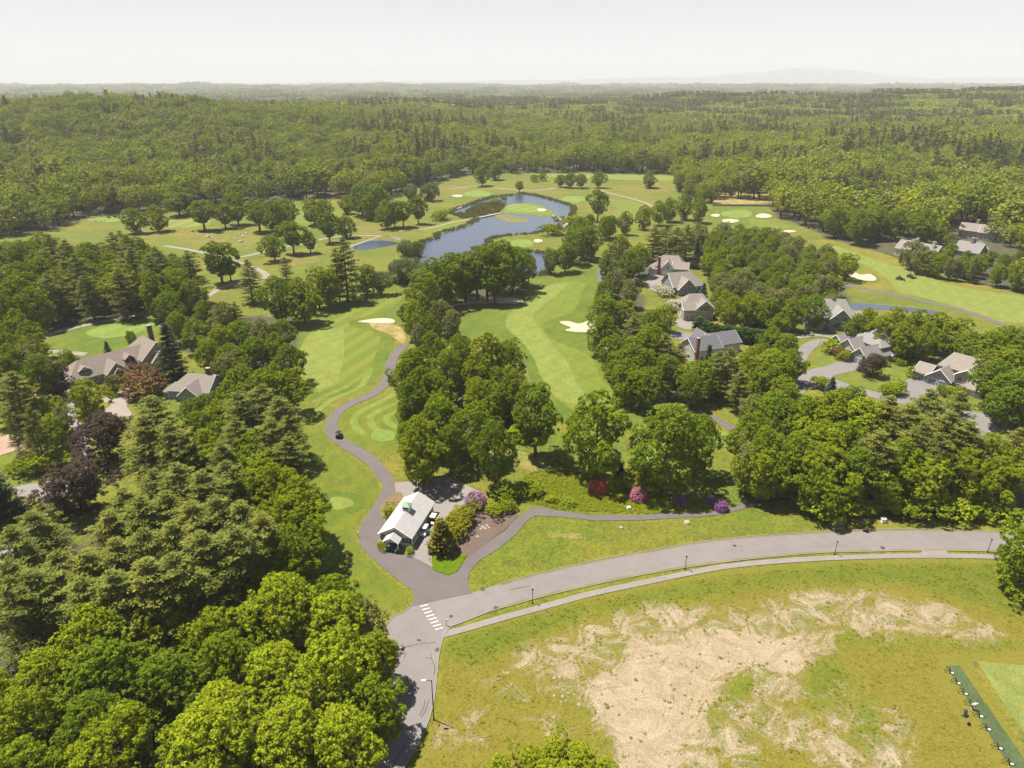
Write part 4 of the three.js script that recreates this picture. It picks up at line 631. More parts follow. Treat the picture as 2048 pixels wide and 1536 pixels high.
byBase([[1660, 790, 754, 'K', 1]], 'blue-grey spruce at the driveway fork');
byBase([[1722, 742, 712, 'K', 0.9]], 'pale blue spruce beside the purple plum');
byBase([[1742, 752, 706, 'C', 1.0]], 'dark purple plum tree on the lawn by the garage');
byBase([[1672, 658, 636, 'R', 1.2]], 'crimson maple in front of the grey house');
byBase([[1640, 776, 752, 'b', 1.3], [1775, 790, 768, 'b', 1.2], [1790, 788, 764, 'b', 1.3], [1770, 732, 720, 'b', 1.1], [1800, 730, 716, 'b', 1], [1690, 720, 700, 'b', 1.2], [1676, 712, 692, 'c', 1.2], [1665, 705, 680, 'l', 1.4], [1680, 690, 672, 'l', 1.5], [1650, 690, 682, 'S', 1.4], [1880, 790, 770, 'b', 1], [1900, 788, 772, 'l', 1.2], [1825, 755, 735, 'b', 1.1], [1920, 792, 775, 'b', 1.2], [1826, 716, 700, 'b', 1.5]], 'clipped shrub in the front beds of the garage houses', 'shrubs of the garage houses');
byTop([[1722, 630, 13, 'B'], [1742, 618, 14, 'B'], [1772, 636, 14, 'B'], [1802, 618, 15, 'B'], [1842, 622, 15, 'B'], [1882, 628, 15, 'B'], [1918, 636, 15, 'B'], [1950, 664, 14, 'B'], [1815, 646, 14, 'B'], [1862, 648, 14, 'B']], 'broad oak in the row between the garage houses and the pale fairway', 'oak row by the pale fairway');
byTop([[1994, 664, 16, 'B'], [2030, 652, 17, 'B'], [2046, 702, 17, 'B'], [2006, 722, 16, 'B'], [2016, 690, 17, 'B'], [2030, 745, 16, 'B'], [2064, 760, 15, 'B'], [2024, 775, 13, 'B']], 'broad tree overhanging the house with three garage doors', 'trees over the three-door garage');
// the grove along the road
byTop([[1622, 800, 18, 'B'], [1662, 788, 19, 'B'], [1702, 780, 19, 'B'], [1738, 800, 19, 'L'], [1640, 850, 18, 'B'], [1604, 872, 17, 'B'], [1700, 846, 18, 'B'], [1660, 900, 16, 'B'], [1720, 900, 15, 'B'], [1820, 885, 16, 'B'], [1870, 915, 14, 'L'], [1985, 870, 16, 'B'], [2030, 905, 15, 'B'], [1950, 905, 15, 'B'], [2005, 920, 14, 'B'], [1780, 925, 12, 'L'], [1640, 930, 13, 'B']], 'leafy tree in the grove behind the green utility cabinet', 'leafy trees of the roadside grove');
byTop([[1782, 798, 20, 'P', 1.1], [1822, 815, 20, 'P', 1.1], [1862, 786, 21, 'P', 1.1], [1902, 830, 20, 'P'], [1922, 790, 21, 'P', 1.05], [1942, 850, 19, 'P'], [1880, 872, 18, 'P'], [1762, 870, 18, 'P'], [2042, 862, 17, 'P'], [1850, 850, 19, 'P']], 'tall pine with layered boughs in the grove behind the white utility box', 'pines of the roadside grove');
byBase([[1655, 1030, 985, 'l', 1.5], [1700, 1022, 990, 'b', 1.3], [1728, 1026, 1000, 'b', 1.3], [1622, 1020, 985, 'b', 1.3], [1850, 1030, 985, 'b', 1.3], [1900, 1032, 990, 'l', 1.3], [1780, 1025, 990, 'b', 1.2], [1940, 1035, 1000, 'b', 1.4], [1975, 1035, 1000, 'l', 1.4], [1500, 985, 955, 'b', 1.3], [1530, 975, 950, 'b', 1.2], [1820, 1028, 995, 'l', 1.3]], 'bush on the sunny edge of the roadside grove', 'bushes of the roadside grove');
byBase([[2046, 1195, 1012, 'B', 0.9]], 'leafy tree standing alone where the pavement ends');
byBase([[2030, 1190, 1150, 'b', 1.2], [2000, 1120, 1090, 'b', 0.7]], 'low bush beside the lone tree by the pavement', 'bushes by the lone tree');
byTop([[1000, 1518, 3, 'l'], [1060, 1500, 3.4, 'l'], [1110, 1482, 3.4, 'l'], [1165, 1495, 3.4, 'l'], [1215, 1525, 3, 'l'], [1090, 1530, 3.4, 'l'], [1140, 1528, 3.4, 'l'], [1040, 1548, 3.4, 'l'], [975, 1546, 3, 'l'], [1190, 1552, 3.4, 'l']], 'bright green thicket bush at the lower edge of the bare field', 'thicket in the field');
// clipped hedge of evergreens
for (let k = 0; k < 13; k++) { const t = k / 12, p = at(lerp(1398, 1532, t), lerp(662, 688, t) + 6 * Math.sin(t * 3)); plant('H', p.x, p.z, R(4.6, 5.6), 'dark evergreen in the clipped hedge beside the tall tan house', 'clipped evergreen hedge', 1.25); }
byBase([[1345, 575, 548, 'B', 0.9], [1360, 580, 556, 'c', 1.2], [1405, 600, 566, 'K', 0.9], [1330, 592, 572, 'w', 1.5], [1322, 585, 570, 'w', 1.2], [1380, 606, 595, 'b', 1.2], [1350, 622, 598, 'w', 1.4], [1440, 560, 528, 'B', 1]], { w: 'white blossoming shrub by the tan houses', K: 'dark blue spruce at the corner of the arched-window house', c: 'russet shrub by the brick-chimney house', _: 'small green tree in the yards of the tan houses' }, 'yard plants of the tan houses');
// scattered oaks on the far course
byBase([[272, 467, 415, 'B', 1.25], [318, 463, 410, 'B', 1.25], [360, 432, 383, 'T', 1.62], [378, 430, 390, 'B', 1.25], [410, 461, 398, 'T', 1.25], [452, 457, 405, 'T', 1.12], [477, 450, 382, 'B', 1.00], [520, 464, 396, 'T', 1.25], [548, 466, 400, 'B', 1.25], [574, 455, 395, 'B', 1.25], [588, 508, 440, 'T', 1.12], [622, 506, 462, 'T', 1.00], [550, 522, 466, 'B', 1.12], [630, 450, 395, 'B', 1.25], [660, 486, 420, 'T', 0.88], [692, 476, 430, 'B', 1.25], [695, 428, 390, 'B', 1.25], [775, 457, 400, 'B', 1.12], [790, 455, 400, 'T', 1.00], [807, 455, 400, 'T', 1.12], [837, 448, 390, 'T', 0.88], [725, 432, 366, 'B', 1.25], [755, 426, 366, 'B', 1.25], [445, 567, 480, 'T', 1.06], [462, 562, 512, 'T', 1.00], [650, 440, 398, 'B', 1.25], [740, 440, 385, 'B', 1.25],
  [965, 372, 330, 'B', 1.12], [990, 360, 326, 'B', 1.25], [1039, 385, 362, 'T', 1.25], [1196, 376, 342, 'B', 1.25], [1298, 376, 342, 'B', 1.38], [1516, 392, 346, 'T', 0.88], [1120, 374, 348, 'B', 1.25], [1140, 376, 345, 'B', 1.25], [1162, 376, 346, 'B', 1.25], [1085, 362, 346, 'b'], [1068, 364, 348, 'b'], [988, 412, 398, 'b', 1.4], [1008, 402, 392, 'b'], [996, 424, 416, 'b']], 'oak standing in the open grass of the far course', 'scattered oaks of the far course');
byBase([[825, 402, 368, 'W'], [858, 402, 362, 'W'], [880, 440, 420, 'b', 1.4]], 'pale feathery tree at the edge of the far course', 'pale trees of the far course');
byTop([[1362, 346, 17, 'B'], [1384, 350, 16, 'B'], [1412, 368, 15, 'B'], [1440, 356, 16, 'B'], [1400, 380, 15, 'B'], [1425, 372, 14, 'B'], [1466, 366, 12, 'B'], [1380, 372, 15, 'B']], 'leafy tree in the clump behind the stone wall', 'clump behind the stone wall');
byBase([[1690, 560, 505, 'B'], [1940, 566, 515, 'P', 0.8], [1820, 540, 480, 'O'], [1836, 548, 492, 'O'], [1855, 552, 500, 'O'], [1870, 556, 508, 'B'], [1896, 560, 512, 'O'], [1910, 562, 520, 'P', 0.8], [1800, 530, 500, 'O', 0.6]], 'tree on the far edge of the pale fairway by the white condominium', 'trees along the far edge of the pale fairway');

if (0) console.log('trees', JSON.stringify([...taken].filter(([k]) => /tree|shrub/.test(k))));

// ------------------------------------------------------------------ the woods beyond the course
const merged = (g, bark) => { // trunk and crown as one geometry with two materials
  const t = g.trunk.clone(), c = g.crown.toNonIndexed(); t.deleteAttribute('uv'); const n = t.attributes.position.count; t.setAttribute('color', new THREE.Float32BufferAttribute(new Float32Array(n * 3).fill(1), 3));
  return mergeGeometries([c, t], true);
};
const farKinds = {
  B: [broadleaf(51, { h: 18, rad: 6.6, lobes: 26, clumps: 8, per: 6, cr: 0.8, leaf: 0.95, lr: [1.5, 2.8], branch: false }), broadleaf(52, { h: 17, rad: 7.2, lobes: 26, clumps: 8, per: 6, cr: 0.8, leaf: 0.95, lr: [1.5, 2.8], branch: false })],
  P: [conifer(53, { h: 20, rad: 5, levels: 11, plumes: 3, sprays: 5, pr: 0.9, len: 1.2, wid: 0.6, ragged: 0.45 }), conifer(54, { h: 20, rad: 4.6, levels: 11, plumes: 3, sprays: 5, pr: 0.9, len: 1.2, wid: 0.6, ragged: 0.5, pow: 0.5 })],
  b: [broadleaf(55, { lobes: 13, clumps: 5, per: 4, cr: 1.2, leaf: 1.9, rad: 7, lr: [2.0, 3.2], branch: false })],
  p: [conifer(56, { h: 19, rad: 5.4, levels: 7, plumes: 2, sprays: 3, pr: 1.2, len: 2.3, wid: 1.2, ragged: 0.45 })],
};
const spots = { B: [], P: [], b: [], p: [] };
const clear = [[1672, 404, 16], [1745, 404, 14], [1810, 495, 16], [1950, 470, 17], [1975, 500, 17], [2046, 356, 45], [1985, 372, 14], [1790, 420, 9], [1850, 520, 8], [915, 336, 16], [1940, 512, 14], [1700, 416, 17], [1750, 416, 15], [1690, 424, 10], [1735, 424, 10], [1812, 512, 20], [1835, 524, 12], [1940, 486, 15], [1968, 518, 14], [1965, 492, 12]].map(([x, y, r]) => { const p = at(x, y); return [p.x, p.z, r]; });
const roofs = [[1720, 412], [1820, 516], [1947, 478], [1977, 516]].map(([x, y]) => { const p = at(x, y); return [Math.atan2(p.x, -p.z), Math.hypot(p.x, p.z)]; });   // low growth in front of the condominiums
const farWood = [];
{
  const f = mulberry(4242);
  let r = 260;
  while (r < 12000) {
    const gap = r < 1500 ? 13 : r < 2400 ? 13 : 13 + (r - 2400) * 0.0062, step = gap / r;
    for (let a = -0.80; a < 0.80; a += step) {
      const aa = a + R(-0.42, 0.42, f) * step, rr = r + R(-0.42, 0.42, f) * gap, x = rr * Math.sin(aa), z = -rr * Math.cos(aa);
      if (rr < edgeDist(aa) + 3 || clear.some((c) => Math.hypot(c[0] - x, c[1] - z) < c[2]) || trees.some((q) => Math.hypot(q.x - x, q.z - z) < 5)) continue;
      const mixN = 0.75 * n2(x / 240, z / 150) + 0.3 * n2b(x / 70, z / 60) + R(-0.22, 0.22, f) + (rr > 1900 ? -0.16 : -0.34) + (x > 250 && rr > 650 ? 0.16 : 0) + (x < -200 && rr < 1400 ? -0.1 : 0);
      const low = roofs.some(([ra, rd]) => Math.abs(ra - aa) * rd < 21 && rr < rd && rr > rd - 90); farWood.push([x, z, rr, !low && mixN > 0.08 ? 'P' : 'B', f(), f(), f(), gap, low]);
    }
    r += gap * 0.92;
  }
}
farWood.sort((a, b) => a[2] - b[2]);
const own = { B: 0, P: 0 };
const left = { B: 30, P: 60 };                        // the nearest ones are trees of their own, the rest a mass
for (const [x, z, rr, k, u, v, w, gap, low] of farWood) {
  const visible = Math.abs(x / -z) < 0.76;
  if (visible && own[k] < left[k]) { own[k]++; const right = x > 0; plant(k, x, z, lerp(17, 23, u) * (low ? 0.5 : k === 'P' ? 1.1 : 1), (k === 'P' ? 'pine' : 'leafy tree') + (right ? ' in the wood around the condominiums beyond the pale fairway' : ' at the front of the wood behind the far green'), right ? 'wood around the condominiums' : 'front of the far wood'); continue; }
  const far = rr > 1500, key = far ? k.toLowerCase() : k;
  spots[key].push([x, z, lerp(0.95, 1.5, u) * (1 + 0.22 * n2(x / 130, z / 110)) * (low ? 0.55 : 1) * (far ? gap / 10.5 : 1), v * 6.283, w, far]);
}
const farMat = { B: leafMat(1, 1, 1, 0.18), P: leafMat(1, 1, 1, 0.12) };
const tints = { B: [[0.20, 0.25, 0.010], [0.26, 0.285, 0.010], [0.165, 0.215, 0.014], [0.22, 0.235, 0.04]], P: [[0.16, 0.175, 0.034], [0.135, 0.155, 0.034], [0.19, 0.195, 0.04]] };
for (const key of ['B', 'P', 'b', 'p']) {
  const g = farKinds[key], K0 = key.toUpperCase();
  g.forEach((geo, q) => {
    const list = spots[key].filter((_, i) => i % g.length === q), im = new THREE.InstancedMesh(merged(geo), [farMat[K0], barkMat], list.length), m = new THREE.Matrix4(), qn = new THREE.Quaternion(), col = new THREE.Color();
    list.forEach(([x, z, s, rot, w], i) => {
      qn.setFromAxisAngle(V(0, 1, 0), rot); m.compose(V(x, H(x, z) - 0.5, z), qn, V(s * (0.9 + 0.25 * w), s * (K0 === 'P' ? 1.02 : 1) * (key === 'b' ? Math.min(1, 1.3 / s) : key === 'p' ? Math.min(1.05, 1.35 / s) : 1), s * (0.9 + 0.25 * ((w * 7) % 1)))); im.setMatrixAt(i, m);
      const t = tints[K0], c = mix3(t[Math.floor(w * t.length)], t[Math.floor(((w * 13) % 1) * t.length)], 0.5), k = 0.85 + 0.3 * ((w * 29) % 1); im.setColorAt(i, col.setRGB(c[0] * k, c[1] * k, c[2] * k));
    });
    structure(im, K0 === 'P' ? 'distant_pine_wood' : 'distant_broadleaf_wood', (K0 === 'P' ? 'dark conifer forest' : 'leafy green forest') + (key === K0 ? ' covering the near hills beyond the course' : ' fading into haze towards the horizon'), 'stuff');
  });
}

// ------------------------------------------------------------------ houses
const clap = (r, g, b) => std({ color: L(r * 0.9, g * 0.9, b * 0.9), roughness: 0.75, bumpMap: boardBump, bumpScale: 0.03 });
const shin = (r, g, b) => std({ map: shingleTex, color: L(r * 0.88, g * 0.88, b * 0.88), roughness: 0.95, bumpMap: shingleTex, bumpScale: 0.02 });
const HM = {
  white: clap(0.70, 0.70, 0.70), greyBlue: clap(0.25, 0.28, 0.31), tan: clap(0.36, 0.32, 0.27), grey: clap(0.33, 0.33, 0.325), pale: clap(0.56, 0.55, 0.53), trim: std({ color: L(0.68, 0.67, 0.65), roughness: 0.6 }),
  roofWhite: shin(0.52, 0.50, 0.49), roofBrown: shin(0.285, 0.235, 0.20), roofPink: shin(0.30, 0.258, 0.232), roofGrey: shin(0.30, 0.28, 0.27), roofSlate: shin(0.165, 0.165, 0.18), roofTan: shin(0.305, 0.268, 0.238), roofGreen: std({ color: L(0.16, 0.28, 0.19), roughness: 0.5 }),
  glass: new THREE.MeshPhysicalMaterial({ color: L(0.02, 0.025, 0.03), roughness: 0.06, specularIntensity: 1 }), dark: std({ color: L(0.02, 0.024, 0.024), roughness: 0.6 }), door: std({ color: L(0.16, 0.18, 0.2), roughness: 0.5 }), brick: std({ map: mulchTex, color: L(0.34, 0.13, 0.09), roughness: 0.95 }), brickDark: std({ map: mulchTex, color: L(0.13, 0.085, 0.07) }), stone: std({ map: mulchTex, color: L(0.42, 0.38, 0.33) }), wood: std({ color: L(0.34, 0.26, 0.19) }), greenPaint: std({ color: L(0.05, 0.11, 0.075), roughness: 0.5 }),
};
function house(name, label, a, b, category = 'house') {                  // a, b: two points of the front wall foot
  const o = new THREE.Group(), d = V(b.x - a.x, 0, b.z - a.z).normalize();
  o.position.set(a.x, H(a.x, a.z), a.z); o.rotation.y = Math.atan2(-d.z, d.x);
  o.userData.finish = () => { const p = o.position.clone(), q = o.rotation.y; top(o, name, label, category); o.position.copy(p); o.rotation.y = q; return o; };
  return o;
}
function wing(o, { x, z = 0, w, d, e, r, axis = 'x', hip = [0, 0], wall, roof, ov = 0.45, y0 = -1.2 }) {
  const g = new Geo(), q = new Geo(), x1 = x + w, z0 = z - d, lx = axis === 'x';
  const P = (u, y, v) => (lx ? [x + u, y, z - v] : [x + v, y, z - u]);      // u along the ridge, v across
  const len = lx ? w : d, span = lx ? d : w, rg = e + r, quad = (a, b, c, dd) => (lx ? g.quad(a, b, c, dd) : g.quad(dd, c, b, a));
  quad(P(0, y0, 0), P(len, y0, 0), P(len, e, 0), P(0, e, 0)); quad(P(len, y0, span), P(0, y0, span), P(0, e, span), P(len, e, span));
  quad(P(0, y0, span), P(0, y0, 0), P(0, e, 0), P(0, e, span)); quad(P(len, y0, 0), P(len, y0, span), P(len, e, span), P(len, e, 0));
  if (!hip[0]) { const t = [P(0, e, span), P(0, e, 0), P(0, rg, span / 2)]; lx ? g.tri(...t) : g.tri(t[2], t[1], t[0]); }
  if (!hip[1]) { const t = [P(len, e, 0), P(len, e, span), P(len, rg, span / 2)]; lx ? g.tri(...t) : g.tri(t[2], t[1], t[0]); }
  g.mesh('wall', wall, o);
  const k = r / (span / 2), ye = e - ov * k + 0.06, T = 0.2, top_ = rg + 0.06, a0 = hip[0] ? hip[0] * span / 2 : -ov, a1 = hip[1] ? len - hip[1] * span / 2 : len + ov;
  const add = (list) => { const up = V(...list[1]).sub(V(...list[0])).cross(V(...list[2]).sub(V(...list[0]))).y > 0; q.slab((up ? list : [...list].reverse()).map(([X, Y, Z]) => [X, Y + T * 0.5, Z]), T); };
  add([P(-ov, ye, -ov), P(len + ov, ye, -ov), P(a1, top_, span / 2), P(a0, top_, span / 2)]);
  add([P(-ov, ye, span + ov), P(len + ov, ye, span + ov), P(a1, top_, span / 2), P(a0, top_, span / 2)]);
  if (hip[0]) add([P(-ov, ye, -ov), P(-ov, ye, span + ov), P(a0, top_, span / 2)]);
  if (hip[1]) add([P(len + ov, ye, -ov), P(len + ov, ye, span + ov), P(a1, top_, span / 2)]);
  q.mesh('roof', roof, o);
  if (!hip[0] || !hip[1]) { // barge boards on the gable ends
    const t = new Geo(); for (const [on, u] of [[!hip[0], -ov - 0.03], [!hip[1], len + ov + 0.03]]) if (on) for (const s of [-ov, span + ov]) { const A = P(u, ye - 0.02, s), B = P(u, top_ - 0.02, span / 2); t.tube([A, B], [0.12, 0.12], 4); }
    t.mesh('barge_board', HM.trim, o);
  }
}
// an opening on a wall: side s(front) n e w of local axes, at u along it, sill height y
function placeOn(m, side, pos, u, y) { if (side === 's') m.position.set(u, y, pos); if (side === 'n') { m.position.set(u, y, pos); m.rotation.y = Math.PI; } if (side === 'e') { m.position.set(pos, y, u); m.rotation.y = Math.PI / 2; } if (side === 'w') { m.position.set(pos, y, u); m.rotation.y = -Math.PI / 2; } }
function win(o, side, pos, u, y, w = 1, h = 1.3, { shutter, bars = 1 } = {}) {
  const f = new Geo(); f.box(-w / 2 - 0.1, -0.1, -0.02, w / 2 + 0.1, 0, 0.07).box(-w / 2 - 0.1, h, -0.02, w / 2 + 0.1, h + 0.12, 0.07).box(-w / 2 - 0.1, 0, -0.02, -w / 2, h, 0.07).box(w / 2, 0, -0.02, w / 2 + 0.1, h, 0.07);
  f.box(-w / 2, h / 2 - 0.03, -0.02, w / 2, h / 2 + 0.03, 0.06); for (let k = 1; k <= bars; k++) { const x = -w / 2 + (w * k) / (bars + 1); f.box(x - 0.03, 0, -0.02, x + 0.03, h / 2 - 0.03, 0.06).box(x - 0.03, h / 2 + 0.03, -0.02, x + 0.03, h, 0.06); }
  const m = f.mesh('window', HM.trim, o); new Geo().box(-w / 2, 0, -0.02, w / 2, h, 0.03).mesh('pane', HM.glass, m);
  if (shutter) for (const s of [-1, 1]) new Geo().box(s * (w / 2 + 0.32) - 0.2, -0.05, -0.02, s * (w / 2 + 0.32) + 0.2, h + 0.05, 0.05).mesh('shutter', shutter, m);
  placeOn(m, side, pos, u, y);
}
function door(o, side, pos, u, y, w, h, mat = HM.door, garage = false) {
  const f = new Geo(); f.box(-w / 2 - 0.15, -0.02, -0.02, -w / 2, h, 0.08).box(w / 2, -0.02, -0.02, w / 2 + 0.15, h, 0.08).box(-w / 2 - 0.15, h, -0.02, w / 2 + 0.15, h + 0.18, 0.08);
  const m = f.mesh(garage ? 'garage_door' : 'door', HM.trim, o);
  if (garage) for (let k = 0; k < 4; k++) new Geo().box(-w / 2, (k * h) / 4 + 0.02, -0.02, w / 2, ((k + 1) * h) / 4 - 0.02, 0.04).mesh('panel', mat, m); else { new Geo().box(-w / 2, 0, -0.02, w / 2, h, 0.04).mesh('leaf', mat, m); new Geo().box(w / 2 - 0.15, 1, 0.04, w / 2 - 0.08, 1.1, 0.1).mesh('handle', HM.trim, m); }
  placeOn(m, side, pos, u, y);
}
function chimney(o, x, z, y0, y1, w = 0.9, d = 0.9, m = HM.brick) { const c = new Geo().box(x - w / 2, y0, z - d / 2, x + w / 2, y1, z + d / 2).mesh('chimney', m, o); new Geo().box(x - w / 2 - 0.08, y1, z - d / 2 - 0.08, x + w / 2 + 0.08, y1 + 0.18, z + d / 2 + 0.08).mesh('cap', HM.stone, c); }
function dormer(o, x, z, w, y, h, r, d, wall, roof) { const g = new THREE.Group(); g.name = 'dormer'; o.add(g); wing(g, { x: x - w / 2, z, w, d, e: y + h, r, axis: 'z', wall, roof, ov: 0.25, y0: y }); g.children.forEach((c) => 0); const wn = new Geo().box(x - w / 2 + 0.25, y + 0.25, z, x + w / 2 - 0.25, y + h - 0.15, z + 0.05).mesh('window', HM.glass, g); new Geo().box(x - 0.05, y + 0.25, z + 0.05, x + 0.05, y + h - 0.15, z + 0.08).mesh('muntin', HM.trim, g); }

{ // the white hut
  const o = house('starter_hut', 'white clapboard hut with green-topped cupola and front porch by the drive', V(-27.9, 0, -122.0), V(-21.1, 0, -120.3), 'hut');
  wing(o, { x: 0, w: 7, d: 13.2, e: 2.75, r: 2.05, axis: 'z', wall: HM.white, roof: HM.roofWhite, ov: 0.4 });
  for (const u of [0.95, 5.9]) win(o, 's', 0, u, 0.95, 0.9, 1.3, { shutter: HM.dark, bars: 1 });
  for (const u of [-1.6, -4.2, -6.8]) win(o, 'e', 7, u, 0.95, 0.85, 1.3, { shutter: HM.dark });
  door(o, 'e', 7, -9.6, 0, 1, 2.1, HM.door); win(o, 'e', 7, -11.8, 0.95, 0.85, 1.3, { shutter: HM.dark }); for (const u of [-2, -6, -10]) win(o, 'w', 0, u, 0.95, 0.85, 1.3, { shutter: HM.dark });
  door(o, 's', 0, 3.4, 0.45, 1, 2.1, HM.dark);
  { const c = new THREE.Group(); c.name = 'porch'; o.add(c); wing(c, { x: 1.9, z: 2.3, w: 3, d: 2.2, e: 2.6, r: 0.95, axis: 'z', wall: HM.white, roof: HM.roofWhite, ov: 0.3, y0: 2.35 });
    for (const x of [2.0, 4.8]) new Geo().box(x - 0.09, 0, 2.05, x + 0.09, 2.4, 2.23).mesh('post', HM.trim, c);
    new Geo().box(1.9, 0, 0.05, 4.9, 0.42, 2.3).mesh('deck', HM.greenPaint, c);
    for (let k = 0; k < 3; k++) new Geo().box(2.3, 0, 2.3 + k * 0.3, 4.5, 0.32 - k * 0.11, 2.6 + k * 0.3).mesh('step', HM.greenPaint, c);
    for (const x of [2.2, 4.6]) { const r = new Geo().tube([[x, 1.35, 2.2], [x, 0.9, 3.1]], [0.04, 0.04], 5); r.tube([[x, 0.9, 3.1], [x, 0, 3.1]], [0.04, 0.04], 5); r.mesh('railing', HM.trim, c); }
    for (let k = 0; k < 4; k++) new Geo().box(1.92, 0.5, 0.4 + k * 0.45, 1.98, 1.3, 0.47 + k * 0.45).mesh('baluster', HM.trim, c); }
  { const c = new THREE.Group(); c.name = 'cupola'; o.add(c); new Geo().box(2.75, 4.3, -7.4, 4.25, 5.15, -5.9).mesh('base', HM.white, c); new Geo().box(2.85, 5.15, -7.3, 4.15, 5.8, -6.0).mesh('louver', HM.dark, c);
    for (const [x, z] of [[2.8, -7.35], [4.2, -7.35], [2.8, -5.95], [4.2, -5.95]]) new Geo().box(x - 0.1, 5.15, z - 0.1, x + 0.1, 5.8, z + 0.1).mesh('corner_post', HM.trim, c);
    const q = new Geo(), e = 5.8, A = [2.5, e, -7.65], B = [4.5, e, -7.65], Cc = [4.5, e, -5.65], D = [2.5, e, -5.65], t = [3.5, 6.55, -6.65]; q.tri(D, Cc, t).tri(Cc, B, t).tri(B, A, t).tri(A, D, t).quad(A, B, Cc, D); q.mesh('cap', HM.roofGreen, c); }
  o.userData.finish();
}
{ // long house on the left
  const a = at(146, 762, 3), b = at(238, 738, 3), o = house('long_house', 'long brown-roofed house with dormers and entrance gables facing the paved forecourt', a, b), R1 = HM.roofBrown, W1 = HM.tan;
  wing(o, { x: -1, w: 27, d: 11, e: 3, r: 4.3, hip: [0.9, 0], wall: W1, roof: R1 });
  wing(o, { x: 21, z: 1.5, w: 11, d: 15, e: 4.2, r: 5, axis: 'z', hip: [0, 0.9], wall: W1, roof: R1 });
  wing(o, { x: 9.3, z: 2.4, w: 6.4, d: 8, e: 3.1, r: 3.1, axis: 'z', wall: W1, roof: R1 }); wing(o, { x: 10.8, z: 3.4, w: 3.4, d: 4, e: 2.7, r: 1.9, axis: 'z', wall: HM.brick, roof: R1 });
  wing(o, { x: 23.4, z: 3.6, w: 6.2, d: 6, e: 3.4, r: 3.2, axis: 'z', wall: W1, roof: HM.roofTan });
  dormer(o, 4.4, -1.6, 3.4, 3.5, 1.5, 1.2, 4, HM.grey, R1); dormer(o, 18.2, -0.8, 3.0, 3.4, 1.9, 1.3, 4, HM.brick, R1);
  chimney(o, 30, -10.5, 4, 11.6, 1.5, 1, HM.brickDark); door(o, 's', 3.4, 12.5, 0, 1.6, 2.2, HM.dark); for (const u of [1.5, 6.5, 17.5, 20]) win(o, 's', 0, u, 0.8, 1.4, 1.5); for (const u of [25, 28]) win(o, 's', 3.6, u, 0.8, 1.2, 1.6);
  wing(o, { x: -9.5, z: -3, w: 8.8, d: 7, e: 2.7, r: 2.6, hip: [0.9, 0], wall: W1, roof: R1 }); for (const u of [-7.5, -4]) door(o, 's', -3, u, 0, 2.5, 2.2, HM.door, true);
  o.userData.finish();
}
{ // smaller house on the left
  const a = at(340, 800), b = at(408, 806), o = house('small_house', 'small pink-brown roofed house with grey-blue gable among the pines', a, b);
  wing(o, { x: 0, w: 13, d: 10.5, e: 3.4, r: 3.6, hip: [0.8, 0], wall: HM.greyBlue, roof: HM.roofPink });
  wing(o, { x: 5.2, z: 2.6, w: 6.2, d: 7, e: 3.3, r: 2.7, axis: 'z', wall: HM.greyBlue, roof: HM.roofPink }); wing(o, { x: -2.2, z: -0.6, w: 6, d: 6, e: 2.6, r: 1.9, hip: [0.9, 0], wall: HM.greyBlue, roof: HM.roofPink });
  for (const u of [7, 9.6]) win(o, 's', 2.6, u, 1.2, 0.8, 1.3); win(o, 's', 0, 3.5, 1, 1.2, 1.3); chimney(o, 10.8, -5.6, 4, 8.9, 1.2, 0.9, HM.brickDark); door(o, 's', -0.6, 0, 0, 1, 2.1); o.userData.finish();
}
{ // garage house, grey
  const a = at(1699, 722), b = at(1727, 733), o = house('garage_house', 'grey-shingled house with white-trimmed double garage facing the driveway', a, b);
  wing(o, { x: 0, w: 6.6, d: 12, e: 2.9, r: 3.1, axis: 'z', wall: HM.grey, roof: HM.roofGrey }); for (const u of [1.75, 4.85]) door(o, 's', 0, u, 0, 2.6, 2.2, HM.door, true); win(o, 's', 0, 3.3, 3.6, 0.9, 1.1);
  wing(o, { x: -8, z: -8.5, w: 13, d: 13, e: 5.3, r: 4.0, axis: 'z', hip: [0.8, 0.8], wall: HM.grey, roof: HM.roofGrey });
  wing(o, { x: -7.2, z: -2.6, w: 6.6, d: 9, e: 3.6, r: 3.0, axis: 'z', wall: HM.pale, roof: HM.roofGrey }); wing(o, { x: -13, z: -4.4, w: 5.6, d: 9, e: 3.4, r: 2.4, axis: 'z', wall: HM.pale, roof: HM.roofGrey });
  wing(o, { x: 4.9, z: -12.2, w: 2.2, d: 6, e: 2.5, r: 0.6, axis: 'z', wall: HM.grey, roof: HM.roofGrey });
  for (const u of [-11.5, -19]) win(o, 'e', 5, u, 3.5, 1.6, 1.2, { bars: 2 }); win(o, 'e', 5, -19.8, 0.9, 1.5, 1.4); for (const u of [-5.4, -3.9, -2.4]) win(o, 's', -2.6, u, 1, 0.9, 1.8); win(o, 's', -4.4, -10.2, 1, 1.8, 1.7, { bars: 2 }); win(o, 'e', 6.6, -6, 1, 1.2, 1.2); o.userData.finish();
}
